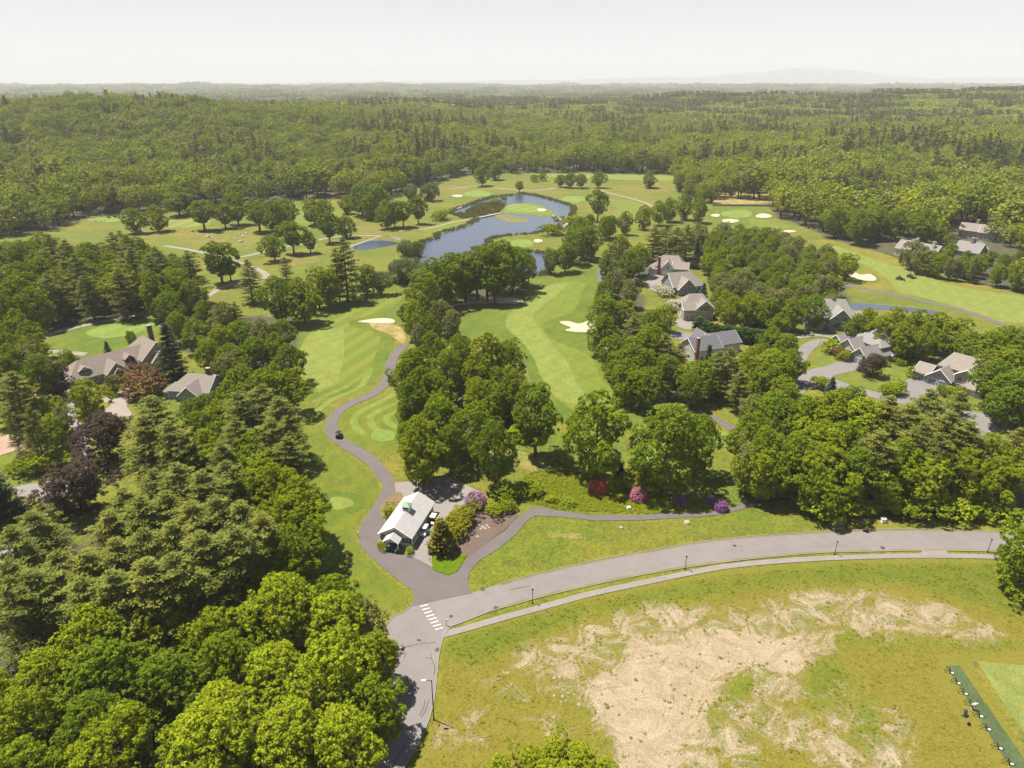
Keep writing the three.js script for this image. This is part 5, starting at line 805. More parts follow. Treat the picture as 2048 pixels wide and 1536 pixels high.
{ // house with three garage doors
  const a = at(1825, 757), b = at(1884, 774), o = house('three_garage_house', 'tan-roofed house with three blue-grey garage doors above a paved forecourt', a, b);
  wing(o, { x: 0, w: 4.2, z: 0.05, d: 8, e: 2.9, r: 2.2, axis: 'x', wall: HM.greyBlue, roof: HM.roofTan }); wing(o, { x: 4.2, z: 0.6, w: 7.2, d: 9, e: 2.9, r: 3.0, axis: 'z', wall: HM.greyBlue, roof: HM.roofTan });
  door(o, 's', 0.05, 2.0, 0, 2.7, 2.15, HM.door, true); for (const u of [6.1, 9.4]) door(o, 's', 0.6, u, 0, 2.5, 2.15, HM.door, true); win(o, 's', 0.6, 7.8, 3.3, 0.9, 1.2);
  wing(o, { x: 5, z: -5, w: 15, d: 11, e: 5.4, r: 3.4, hip: [0.3, 0.3], wall: HM.tan, roof: HM.roofTan }); wing(o, { x: 11.6, z: -1.2, w: 6.2, d: 6, e: 5.2, r: 2.2, axis: 'z', wall: HM.tan, roof: HM.roofTan });
  wing(o, { x: 15, z: 1.2, w: 8.5, d: 6, e: 2.7, r: 1.9, hip: [0.7, 0.9], wall: HM.pale, roof: HM.roofTan }); for (const u of [13, 16]) win(o, 's', -1.2, u, 3.4, 1.1, 1.3); for (const u of [12.8, 14.4]) win(o, 's', -1.2, u, 0.7, 1.1, 1.5); door(o, 's', 1.2, 17.8, 0, 2, 2.2, HM.trim); win(o, 's', 1.2, 21, 0.8, 1.4, 1.4); o.userData.finish();
}
{ // big grey house
  const a = at(1608, 658), b = at(1668, 660), o = house('grey_house', 'large grey house with steep gables and stone front behind the crimson maple', a, b);
  wing(o, { x: 1, z: -2, w: 19, d: 14, e: 4.2, r: 6, hip: [0.5, 0.5], wall: HM.stone, roof: HM.roofGrey }); wing(o, { x: 0.6, z: 0.6, w: 6.5, d: 8, e: 3.4, r: 3.6, axis: 'z', wall: HM.stone, roof: HM.roofGrey }); wing(o, { x: 9, z: 0.2, w: 8.5, d: 9, e: 4.6, r: 4.0, axis: 'z', wall: HM.greyBlue, roof: HM.roofGrey });
  win(o, 's', 0.6, 3.8, 0.8, 2.2, 1.9, { bars: 3 }); for (const u of [11.4, 14.8]) win(o, 's', 0.2, u, 4.0, 1.3, 1.5); win(o, 's', 0.2, 13, 0.8, 2.2, 1.8, { bars: 2 }); door(o, 's', -2, 8, 0, 1.4, 2.2); wing(o, { x: 18, z: -1.5, w: 8, d: 9, e: 3.2, r: 3.2, hip: [0, 0.8], wall: HM.grey, roof: HM.roofGrey }); for (const u of [20.5, 23.5]) win(o, 's', -1.5, u, 0.8, 1.4, 1.5); o.userData.finish();
}
{ // three tan houses up the slope
  let a = at(1368, 641), b = at(1419, 640), o = house('tall_tan_house', 'tall tan house with arched gable window above the clipped hedge', a, b);
  wing(o, { x: 0, z: -1.5, w: 12.5, d: 10, e: 5.2, r: 4.2, hip: [0.7, 0.7], wall: HM.tan, roof: HM.roofPink }); wing(o, { x: 4.6, z: 0, w: 7.5, d: 8, e: 5.0, r: 3.2, axis: 'z', wall: HM.tan, roof: HM.roofPink }); wing(o, { x: -0.4, z: 0.4, w: 5.2, d: 7, e: 4.6, r: 2.4, wall: HM.tan, roof: HM.roofPink });
  win(o, 's', 0, 8.4, 4.0, 2.4, 1.9, { bars: 3, shutter: HM.dark }); for (const u of [1, 3]) win(o, 's', 0.4, u, 0.8, 1, 1.4); win(o, 's', 0.4, 2, 3.2, 1.1, 1.2); win(o, 'w', -0.4, -2, 3, 1.2, 1.3); door(o, 'w', -0.4, -5, 0, 2.4, 2.2, HM.trim, true); o.userData.finish();
  a = at(1350, 592); b = at(1414, 588); o = house('arched_window_house', 'grey-roofed house with a tall arched window wall', a, b);
  wing(o, { x: 0, z: -2, w: 16, d: 12, e: 3.6, r: 5.2, hip: [0, 0.8], wall: HM.greyBlue, roof: HM.roofTan }); wing(o, { x: 1.5, z: 0, w: 9, d: 9, e: 3.0, r: 4.4, axis: 'z', wall: HM.greyBlue, roof: HM.roofTan });
  for (const [u, y, w, h] of [[4.2, 1, 0.9, 2.2], [5.4, 1, 0.9, 3], [6.6, 1, 0.9, 3], [7.8, 1, 0.9, 2.2]]) win(o, 's', 0, u, y, w, h); win(o, 's', -2, 13, 1, 1.4, 1.5); o.userData.finish();
  a = at(1310, 550); b = at(1366, 554); o = house('brick_chimney_house', 'brown-roofed cream house with a red brick chimney on the forecourt side', a, b);
  wing(o, { x: 0, z: -2, w: 14, d: 11, e: 4.4, r: 4.4, hip: [0.5, 0.6], wall: HM.tan, roof: HM.roofPink }); wing(o, { x: 3, z: 0, w: 6, d: 8, e: 4.2, r: 3.4, axis: 'z', wall: HM.pale, roof: HM.roofPink }); wing(o, { x: 8.5, z: 0.5, w: 7.5, d: 8, e: 4.0, r: 2.6, wall: HM.tan, roof: HM.roofPink }); wing(o, { x: -3.5, z: -1, w: 4.5, d: 7, e: 3, r: 2.4, hip: [0.8, 0], wall: HM.pale, roof: HM.roofPink });
  chimney(o, 1.6, -0.8, -1, 9.2, 1.3, 0.9); win(o, 's', 0, 6, 3.3, 1.1, 1.6); door(o, 's', 0, 5, 0, 2.6, 2.3, HM.trim, true); win(o, 's', 0.5, 12, 1.2, 1.6, 1.6); o.userData.finish();
}
{ // slate-roofed house half hidden
  const a = at(1388, 728), b = at(1440, 720), o = house('slate_roof_house', 'slate-roofed white-gabled house with brick chimney half hidden by pines', a, b);
  wing(o, { x: 0, w: 11, d: 9, e: 4.8, r: 3.2, wall: HM.pale, roof: HM.roofSlate }); wing(o, { x: 9, z: -3, w: 12, d: 9, e: 4.6, r: 3.0, wall: HM.pale, roof: HM.roofSlate }); wing(o, { x: 6, z: -6, w: 6, d: 7, e: 4.6, r: 3.4, axis: 'z', wall: HM.white, roof: HM.roofSlate }); chimney(o, 0.5, 0.3, -1, 9.6, 1.1, 0.9); win(o, 's', 0, 3, 1, 1.2, 1.4); win(o, 'w', 0, -4, 1, 1.2, 1.4); o.userData.finish();
}
{ // condominiums among the far trees
  const condo = (name, label, px, py, qx, qy, m, roof, list, chim) => { const a = at(px, py), b = at(qx, qy), o = house(name, label, a, b, 'condominium'); for (const w of list) wing(o, { wall: m, roof, ...w }); for (const w of list) for (let u = w.x + 1.6; u < w.x + w.w - 1; u += 2.6) { win(o, 's', w.z ?? 0, u, 0.8, 1.2, 1.4); if (w.e > 5) win(o, 's', w.z ?? 0, u, 3.6, 1.2, 1.3); } for (const [x, z, y, w] of chim) chimney(o, x, z, 1, y, w, 1.4, m); o.userData.finish(); };
  condo('condominium', 'long tan-roofed condominium with projecting bays deep in the wood', 1672, 412, 1770, 414, HM.tan, HM.roofPink, [{ x: 0, w: 24, d: 10, e: 5.4, r: 3.6 }, { x: 1.5, z: 2.2, w: 3.4, d: 5, e: 6, r: 1.4, axis: 'z' }, { x: 10, z: 2.2, w: 3.4, d: 5, e: 6, r: 1.4, axis: 'z' }, { x: 30, z: 1, w: 12, d: 10, e: 5.4, r: 3.6 }, { x: 35, z: 3, w: 3.4, d: 5, e: 6.2, r: 1.4, axis: 'z' }], [[3, -3, 10.5, 1.4], [37, -3, 10.5, 1.4]]);
  condo('condominium', 'white-walled condominium at the edge of the pale fairway', 1788, 510, 1852, 522, HM.pale, HM.roofTan, [{ x: 0, w: 11, d: 11, e: 4.2, r: 4 }, { x: 3, z: -2, w: 5, d: 7, e: 7, r: 2, axis: 'z' }, { x: 10, z: -1, w: 11, d: 10, e: 4.6, r: 3.4 }, { x: 13, z: 1, w: 5, d: 7, e: 4.4, r: 2.6, axis: 'z' }], [[9, -4, 10.5, 1.2], [18, -4, 10, 1.2]]);
  condo('condominium', 'tan-roofed condominium with stepped roofs behind the bright maple', 1915, 474, 1978, 482, HM.tan, HM.roofPink, [{ x: 0, w: 12, d: 11, e: 4.8, r: 3.8 }, { x: 11, z: 1.5, w: 9, d: 11, e: 4.8, r: 3.6 }, { x: 19, z: 0, w: 7, d: 10, e: 4.4, r: 3.4 }], [[8, -6, 11, 1.6]]);
  condo('condominium', 'grey gabled condominium beside the small lawn', 1952, 524, 2002, 508, HM.greyBlue, HM.roofGrey, [{ x: 0, w: 10, d: 12, e: 4.8, r: 4.4, axis: 'z' }, { x: 9, z: -2, w: 9, d: 10, e: 4.6, r: 3.4 }], [[5, -6, 11.5, 1.8], [7, -6, 11, 1.2]]);
  const g = at(2036, 362), h2 = at(2075, 366), o = house('white_barn', 'white gabled building on a clearing at the edge of the forest', g, h2, 'building'); wing(o, { x: 0, w: 18, d: 12, e: 6, r: 4.5, axis: 'z', wall: HM.white, roof: HM.roofGrey }); for (const u of [4, 9, 14]) win(o, 's', 0, u, 2, 1.4, 1.6); o.userData.finish();
}

// ------------------------------------------------------------------ street furniture and small things
const OM = { black: std({ color: L(0.012, 0.012, 0.013), roughness: 0.45, metalness: 0.3 }), lamp: std({ color: L(0.55, 0.55, 0.52), roughness: 0.3 }), green: std({ color: L(0.05, 0.10, 0.065), roughness: 0.5 }), greenTop: std({ color: L(0.12, 0.22, 0.14), roughness: 0.5 }), concrete: std({ map: sandTex, color: L(0.4, 0.38, 0.35) }), white: std({ color: L(0.7, 0.7, 0.69), roughness: 0.35 }), cream: std({ color: L(0.58, 0.5, 0.42), roughness: 0.4 }), darkBody: std({ color: L(0.02, 0.02, 0.024), roughness: 0.35 }), seat: std({ color: L(0.45, 0.41, 0.34), roughness: 0.7 }), tyre: std({ color: L(0.012, 0.012, 0.012), roughness: 0.9 }), rim: std({ color: L(0.5, 0.5, 0.5), roughness: 0.3, metalness: 0.6 }), glass: new THREE.MeshPhysicalMaterial({ color: L(0.9, 0.95, 0.95), transmission: 1, thickness: 0, roughness: 0.05 }), wood: std({ map: barkTex, color: L(0.44, 0.37, 0.29) }), stone: std({ map: mulchTex, color: L(0.4, 0.37, 0.34), roughness: 1 }), paleStone: std({ map: sandTex, color: L(0.36, 0.32, 0.27), roughness: 1 }), plum: std({ color: L(0.05, 0.04, 0.09), roughness: 0.6 }) };
const group = () => new THREE.Group();
const put = (o, p, turn = 0, dy = 0) => { o.position.set(p.x, H(p.x, p.z) + dy, p.z); o.rotation.y = turn; return o; };
function lathe(prof, seg = 14) { return new THREE.LatheGeometry(prof.map(([r, y]) => new THREE.Vector2(r, y)), seg); }
const part = (g, name, m, parent) => { const o = new THREE.Mesh(g, m); o.name = name; parent.add(o); return o; };
{ // post lanterns along the pavement
  const proto = group(); part(lathe([[0.16, -0.1], [0.16, 0.25], [0.09, 0.4], [0.06, 0.6], [0.055, 2.7], [0.08, 2.75], [0.08, 2.8]]), 'post', OM.black, proto); part(lathe([[0.06, 2.8], [0.16, 2.92], [0.18, 3.2], [0.14, 3.3]]), 'lantern', OM.lamp, proto); part(lathe([[0.2, 3.28], [0.12, 3.42], [0.03, 3.5], [0.001, 3.56]]), 'finial', OM.black, proto);
  [[1065, 1207, 'black post lantern nearest the crossing on the verge'], [1370, 1140, 'black post lantern standing midway along the verge'], [1669, 1110, 'black post lantern on the verge opposite the green cabinet'], [1975, 1105, 'black post lantern at the dropped kerb by the lone tree']].forEach(([x, y, label]) => top(put(proto.clone(), at(x, y)), 'post_lantern', label, 'street lamp', 'post lanterns along the pavement'));
  const t = group(); part(lathe([[0.14, -0.2], [0.14, 0.3], [0.1, 0.35], [0.06, 8.1], [0.06, 8.2]]), 'pole', OM.black, t); new Geo().tube([[0, 8.1, 0], [-0.9, 8.25, 0.1]], [0.05, 0.04], 6).mesh('arm', OM.black, t); new Geo().box(-1.5, 8.18, -0.08, -0.85, 8.34, 0.28).mesh('lamp_head', OM.lamp, t); top(put(t, at(868, 1440)), 'street_lamp', 'tall black street lamp on the dry grass by the road bend', 'street lamp');
  const s = group(); part(lathe([[0.05, -0.1], [0.04, 1.3]]), 'post', OM.black, s); new Geo().box(-0.2, 1.0, -0.03, 0.2, 1.5, 0.03).mesh('panel', OM.white, s); top(put(s, at(893, 1252), 0.6), 'path_sign', 'small white sign on a black post at the corner of the crossing', 'sign');
  const s2 = s.clone(); top(put(s2, at(717, 1075), -0.8), 'path_sign', 'small sign post where the drive curves past the hut', 'sign');
}
{ // cabinets, boxes, boulders
  const g = group(); new Geo().box(-1.3, -0.2, -1.1, 1.3, 0.15, 1.1).mesh('plinth', OM.concrete, g); new Geo().box(-1.15, 0.15, -0.95, 1.15, 1.35, 0.95).mesh('body', OM.green, g); const q = new Geo(); q.slab([[-1.25, 1.42, 1.05], [1.25, 1.42, 1.05], [1.25, 1.55, -1.05], [-1.25, 1.55, -1.05]], 0.12); q.mesh('lid', OM.greenTop, g); new Geo().box(-0.03, 0.25, 0.95, 0.03, 1.3, 0.99).mesh('door_seam', OM.black, g); top(put(g, at(1672, 1052), 0.05), 'utility_cabinet', 'green utility transformer cabinet on the roadside grass', 'cabinet');
  const w = group(); new Geo().box(-0.6, -0.1, -0.5, 0.6, 0.1, 0.5).mesh('plinth', OM.concrete, w); new Geo().box(-0.5, 0.1, -0.4, 0.5, 0.85, 0.4).mesh('body', OM.white, w); new Geo().slab([[-0.55, 0.95, 0.45], [0.55, 0.95, 0.45], [0.55, 0.98, -0.45], [-0.55, 0.98, -0.45]], 0.1).mesh('lid', OM.cream, w); top(put(w, at(1766, 1044), 0.1), 'utility_box', 'small white utility box under the roadside pines', 'box');
  const w2 = w.clone(); w2.scale.setScalar(0.8); top(put(w2, at(1257, 1019), 0.3), 'utility_box', 'small grey utility box on the weedy bank above the path', 'box');
  const rock = (x, y, s, m, label, sd, grp) => { const ge = new THREE.IcosahedronGeometry(1, 2), P = ge.attributes.position, f = mulberry(sd), ph = f() * 9; for (let k = 0; k < P.count; k++) { const v = V().fromBufferAttribute(P, k), q = 1 + 0.28 * n2(v.x * 1.3 + ph, v.y * 1.3 + v.z) + 0.12 * n2b(v.x * 3 + ph, v.z * 3 + v.y); P.setXYZ(k, v.x * q * s, v.y * q * s * 0.6, v.z * q * s * 0.85); } ge.computeVertexNormals(); ge.setAttribute('uv', new THREE.Float32BufferAttribute(Array.from({ length: P.count * 2 }, (_, k) => (k % 2 ? P.getZ(k >> 1) : P.getX(k >> 1))), 2)); top(put(new THREE.Mesh(ge, m), at(x, y), f() * 6, s * 0.15), 'boulder', label, 'boulder', grp); };
  rock(1374, 1046, 0.75, OM.stone, 'grey boulder on the grass between path and road', 3); rock(1242, 1056, 0.5, OM.stone, 'small brown stone on the dry grass below the path', 4); rock(1268, 1020, 0.35, OM.paleStone, 'small pale stone beside the grey utility box', 5); rock(955, 1074, 0.38, OM.paleStone, 'single small stone standing on the mulch bed', 6);
  [[958, 1051, 0.42], [966, 1055, 0.5], [974, 1052, 0.42], [962, 1059, 0.36], [971, 1058, 0.38], [978, 1056, 0.34]].forEach(([x, y, s], k) => rock(x, y, s, OM.paleStone, 'pale rock in the little heap on the mulch bed', 20 + k, 'rock heap on the mulch bed'));
  [[416, 474, 1.6], [424, 476, 1.2], [478, 470, 1.6], [486, 474, 1.4], [482, 484, 1.5], [470, 478, 1.1], [492, 468, 1.2]].forEach(([x, y, s], k) => rock(x, y, s, OM.paleStone, 'pale ledge rock in the far rough beside the gravel path', 40 + k, 'ledge rocks in the far rough'));
  for (let k = 0; k < 26; k++) { const f = mulberry(600 + k); rock(1105 + f() * 95, 1352 + f() * 62, 0.12 + f() * 0.18, OM.stone, 'pale stone in the rubble spill on the bare field', 60 + k, 'rubble on the bare field'); }
}
{ // rhododendrons in flower
  const flower = (m, sd) => { const f = mulberry(sd), Lv = new Leaves(f); for (let k = 0; k < 620; k++) { const t = Math.acos(1 - 1.25 * f()), a = f() * 6.283, r = R(0.92, 1.1, f), d = V(Math.sin(t) * Math.cos(a), Math.cos(t), Math.sin(t) * Math.sin(a)); for (let q = 0; q < 3; q++) Lv.add(d.x * 1.95 * r + R(-0.1, 0.1, f), 0.9 + d.y * 2.0 * r + R(-0.1, 0.1, f), d.z * 1.95 * r + R(-0.1, 0.1, f), d.x + R(-0.5, 0.5, f), d.y + 0.3, d.z + R(-0.5, 0.5, f), 0.26, 0.2, leafTone(f, 1)); } return Lv.build(); };
  const fl = [flower(0, 71), flower(0, 72)], pm = { purple: leafMat(0.42, 0.19, 0.42, 0.3), red: leafMat(0.50, 0.075, 0.10, 0.3), pink: leafMat(0.48, 0.14, 0.27, 0.3), violet: leafMat(0.33, 0.11, 0.36, 0.3) };
  [[951, 1012, 978, 'purple', 'large lilac-purple rhododendron by the paved pad'], [1195, 982, 957, 'red', 'crimson red rhododendron below the domed oak'], [1277, 999, 974, 'pink', 'pink-purple rhododendron at the foot of the spreading oak'], [1362, 1008, 990, 'violet', 'small violet rhododendron in the shade of the spreading oak'], [1440, 1019, 997, 'violet', 'violet rhododendron beside the bend of the path'], [1420, 1006, 990, 'violet', 'dark violet rhododendron behind the path bend']].forEach(([x, y, yt, c, label], k) => {
    const p = at(x, y), g = group(), v = sh[k % 2]; part(v.trunk, 'stem', barkMat, g); part(v.crown, 'foliage', M.oak[2], g); part(fl[k % 2], 'blossom', pm[c], g);
    const a = (768 - yt) / FOCAL, dy = a * Math.cos(PITCH) - Math.sin(PITCH), dz = -(Math.cos(PITCH) + a * Math.sin(PITCH)), h = clamp(EYE + (p.z / dz) * dy, 0.9, 4); g.scale.set((h / 3) * 0.92, (h / 3) * 0.9, (h / 3) * 0.92); top(put(g, p, k), 'rhododendron', label, 'shrub');
  });
  byBase([[884, 1104, 1040, 'z', 1.0]], 'bronze-green cone-shaped shrub between the hut pad and the mulch bed'); byBase([[912, 1062, 1032, 'y', 1.2], [924, 1046, 1016, 'y', 1.2], [905, 1078, 1048, 'y', 1.1]], 'golden yellow shrub in the row beside the mulch bed', 'golden shrubs by the mulch bed'); byBase([[932, 1030, 1012, 'l', 1.1], [988, 1028, 1006, 'l', 1.1], [1013, 1022, 1000, 'b', 1.2]], 'rounded green shrub at the back of the mulch bed', 'green shrubs behind the mulch bed');
  byBase([[780, 1034, 1012, 'l', 1.1]], 'round lime shrub against the hut wall'); byBase([[762, 1094, 1084, 'b', 1.2], [772, 1102, 1092, 'b', 1], [820, 1106, 1094, 'l', 1.1]], 'small clipped shrub at the hut steps', 'shrubs at the hut steps');
}
// golf carts
function golfCart(body, roof) {
  const o = group(); const b = new Geo(); b.slab([[-0.58, 0.62, 1.2], [0.58, 0.62, 1.2], [0.6, 0.85, 0.75], [-0.6, 0.85, 0.75]], 0.42); b.box(-0.6, 0.28, -0.3, 0.6, 0.42, 0.75); b.box(-0.6, 0.3, -1.2, 0.6, 0.78, -0.3); b.mesh('body', body, o);
  new Geo().box(-0.52, 0.78, -0.75, 0.52, 0.92, -0.2).mesh('seat', OM.seat, o); new Geo().box(-0.52, 0.92, -0.82, 0.52, 1.3, -0.7).mesh('backrest', OM.seat, o); new Geo().box(-0.5, 0.78, -1.2, 0.5, 1.0, -0.9).mesh('bag_well', OM.black, o);
  for (const x of [-0.55, 0.55]) { new Geo().tube([[x, 0.85, 0.72], [x * 0.98, 1.82, 0.42]], [0.025, 0.025], 5).mesh('roof_post', OM.black, o); new Geo().tube([[x, 0.75, -0.95], [x * 0.98, 1.82, -0.85]], [0.025, 0.025], 5).mesh('roof_post', OM.black, o); }
  const r = new Geo(); r.slab([[-0.64, 1.88, 0.62], [0.64, 1.88, 0.62], [0.64, 1.9, -1.15], [-0.64, 1.9, -1.15]], 0.07); r.mesh('canopy', roof, o); new Geo().quad([-0.5, 0.9, 0.74], [0.5, 0.9, 0.74], [0.5, 1.78, 0.46], [-0.5, 1.78, 0.46]).mesh('windscreen', OM.glass, o); new Geo().tube([[-0.25, 0.85, 0.5], [-0.25, 1.08, 0.28]], [0.025, 0.02], 5).mesh('steering_column', OM.black, o);
  for (const [x, z] of [[-0.5, 0.82], [0.5, 0.82], [-0.5, -0.82], [0.5, -0.82]]) { const t = part(new THREE.TorusGeometry(0.17, 0.08, 8, 16), 'wheel', OM.tyre, o); t.rotation.y = Math.PI / 2; t.position.set(x, 0.25, z); part(new THREE.CylinderGeometry(0.12, 0.12, 0.1, 10).rotateX(Math.PI / 2), 'rim', OM.rim, t); }
  return o;
}
const cartDark = golfCart(OM.darkBody, OM.black), cartWhite = golfCart(OM.white, OM.white), cartCream = golfCart(OM.darkBody, OM.cream);
top(put(cartDark.clone(), at(679, 875), Math.PI * 0.94), 'golf_cart', 'black golf cart driving along the curving path', 'golf cart'); top(put(cartWhite.clone(), at(849, 1068), -0.25), 'golf_cart', 'white golf cart parked against the hut wall', 'golf cart'); top(put(cartCream.clone(), at(866, 1046), -0.25), 'golf_cart', 'dark golf cart with a cream canopy parked behind the white one', 'golf cart');
top(put(cartDark.clone(), at(149, 645), 1.1), 'golf_cart', 'dark golf cart on the pale path in the shade of the wood', 'golf cart'); top(put(cartWhite.clone(), at(318, 629), 1.4), 'golf_cart', 'white golf cart at the head of the pale path', 'golf cart'); top(put(cartDark.clone(), at(218, 436), 1.2), 'golf_cart', 'dark golf cart parked behind the far green with golfers', 'golf cart', 'carts behind the far green'); top(put(cartDark.clone(), at(231, 435), 1.5), 'golf_cart', 'dark golf cart parked behind the far green with golfers', 'golf cart', 'carts behind the far green');
{ // mowers on the pale fairway
  const mower = () => { const o = group(); new Geo().box(-0.6, 0.5, -1.2, 0.6, 1.1, 0.4).mesh('body', OM.darkBody, o); new Geo().box(-0.3, 1.1, -0.3, 0.3, 1.6, -0.15).mesh('seat', OM.black, o); for (const x of [-0.9, 0, 0.9]) new Geo().tube([[x - 0.4, 0.3, 1.3], [x + 0.4, 0.3, 1.3]], [0.28, 0.28], 10).mesh('cutting_reel', OM.black, o); new Geo().tube([[-0.6, 0.9, -0.5], [-0.6, 2.1, -0.5], [0.6, 2.1, -0.5], [0.6, 0.9, -0.5]], [0.05, 0.05, 0.05, 0.05], 5).mesh('roll_bar', OM.black, o); for (const [x, z] of [[-0.7, 0.4], [0.7, 0.4], [0, -1.2]]) { const t = part(new THREE.TorusGeometry(0.3, 0.14, 8, 16), 'wheel', OM.tyre, o); t.rotation.y = Math.PI / 2; t.position.set(x, 0.44, z); } return o; };
  const a = mower(); a.scale.setScalar(1.35); const b = a.clone(); top(put(a, at(1800, 560), 1.2), 'fairway_mower', 'dark reel mower on the pale fairway, closer to the heart-shaped bunker', 'mower'); top(put(b, at(1821, 556), 0.6), 'fairway_mower', 'dark reel mower on the pale fairway, farther from the heart-shaped bunker', 'mower');
}
{ // bag stands along the range mat
  const s = group(); for (const z of [-0.3, 0.3]) new Geo().tube([[-0.75, 0.02, z], [-0.5, 0.55, z * 0.9], [-0.1, 0.85, z * 0.8], [0.0, 0.02, z]], [0.05, 0.05, 0.05, 0.05], 6).mesh('side_frame', OM.black, s); new Geo().tube([[-0.1, 0.85, -0.24], [-0.1, 0.85, 0.24]], [0.03, 0.03], 6).mesh('top_bar', OM.black, s); new Geo().tube([[-0.75, 0.03, -0.3], [-0.75, 0.03, 0.3]], [0.03, 0.03], 6).mesh('foot_bar', OM.black, s);
  part(lathe([[0.001, 0.0], [0.36, 0.02], [0.38, 0.14], [0.33, 0.14], [0.31, 0.06], [0.001, 0.05]], 18).scale(1, 1, 0.8).translate(0.42, 0.02, 0), 'tray', OM.black, s); part(lathe([[0.001, 0.16], [0.12, 0.15], [0.22, 0.09]], 16).scale(1, 1, 0.8).translate(0.42, 0.02, 0), 'ball_heap', OM.white, s);
  [[1899, 1345], [1912, 1366], [1926, 1387], [1940, 1409], [1957, 1432], [1972, 1458], [1995, 1496], [2017, 1527]].forEach(([x, y]) => top(put(s.clone(), at(x, y), -0.35), 'bag_stand', 'black tubular bag stand with a tray of white balls beside the range mat', 'bag stand', 'bag stands along the range mat'));
  const bag = group(); part(lathe([[0.001, 0], [0.2, 0.02], [0.19, 0.7], [0.22, 0.85], [0.18, 0.86]], 12), 'body', OM.plum, bag); for (const [x, z] of [[-0.06, 0.05], [0.07, 0.02], [0.0, -0.08]]) new Geo().tube([[x, 0.7, z], [x * 2, 1.12, z * 2]], [0.02, 0.04], 5).mesh('club', OM.rim, bag); for (const x of [-0.3, 0.3]) { const t = part(new THREE.TorusGeometry(0.13, 0.03, 6, 14), 'wheel', OM.tyre, bag); t.rotation.y = Math.PI / 2; t.position.set(x, 0.16, -0.2); } bag.rotation.x = -0.35; bag.scale.setScalar(1.3); const bh = put(bag, at(1931, 1434), 0.5); bh.rotation.x = -0.35; top(bh, 'golf_bag', 'dark plum wheeled golf bag on the grass behind the golfer', 'golf bag');
  const bk = group(); part(lathe([[0.001, 0], [0.2, 0.02], [0.24, 0.35], [0.2, 0.36]], 12), 'bucket', OM.black, bk); part(new THREE.TorusGeometry(0.22, 0.015, 5, 16, Math.PI).translate(0, 0.35, 0), 'handle', OM.black, bk); top(put(bk, at(1937, 1450)), 'ball_bucket', 'small black bucket on the grass near the golf bag', 'bucket');
}
// people: one continuous body meshed from a field of tapered limbs
function bodyMesh(joints, bones, res, size, centre) {
  const mc = new MarchingCubes(res, std({}), false, false, 60000); mc.isolation = 0;
  const fld = mc.field, half = size / 2, smin = (a, b, k) => { const h = clamp(0.5 + (0.5 * (b - a)) / k, 0, 1); return lerp(b, a, h) - k * h * (1 - h); };
  for (let z = 0; z < res; z++) for (let y = 0; y < res; y++) for (let x = 0; x < res; x++) {
    const p = V((x / res) * size - half + centre.x, (y / res) * size - half + centre.y, (z / res) * size - half + centre.z); let d = 9;
    for (const [a, b, ra, rb] of bones) { const A = joints[a], B = joints[b], ab = B.clone().sub(A), t = clamp(p.clone().sub(A).dot(ab) / Math.max(1e-6, ab.lengthSq()), 0, 1); d = smin(d, p.distanceTo(A.clone().addScaledVector(ab, t)) - lerp(ra, rb, t), 0.035); }
    fld[x + y * res + z * res * res] = -d;
  }
  mc.update(); const n = mc.count, g = new THREE.BufferGeometry(), P = mc.positionArray.slice(0, n * 3), N = mc.normalArray.slice(0, n * 3);
  for (let k = 0; k < n * 3; k++) P[k] = P[k] * half + centre.getComponent(k % 3);
  g.setAttribute('position', new THREE.BufferAttribute(P, 3)); g.setAttribute('normal', new THREE.BufferAttribute(N, 3)); return g;
}
function paint(g, fn) { const P = g.attributes.position, c = new Float32Array(P.count * 3); for (let k = 0; k < P.count; k++) c.set(fn(P.getX(k), P.getY(k), P.getZ(k)), k * 3); g.setAttribute('color', new THREE.BufferAttribute(c, 3)); return g; }
const cloth = std({ vertexColors: true, roughness: 0.85 });
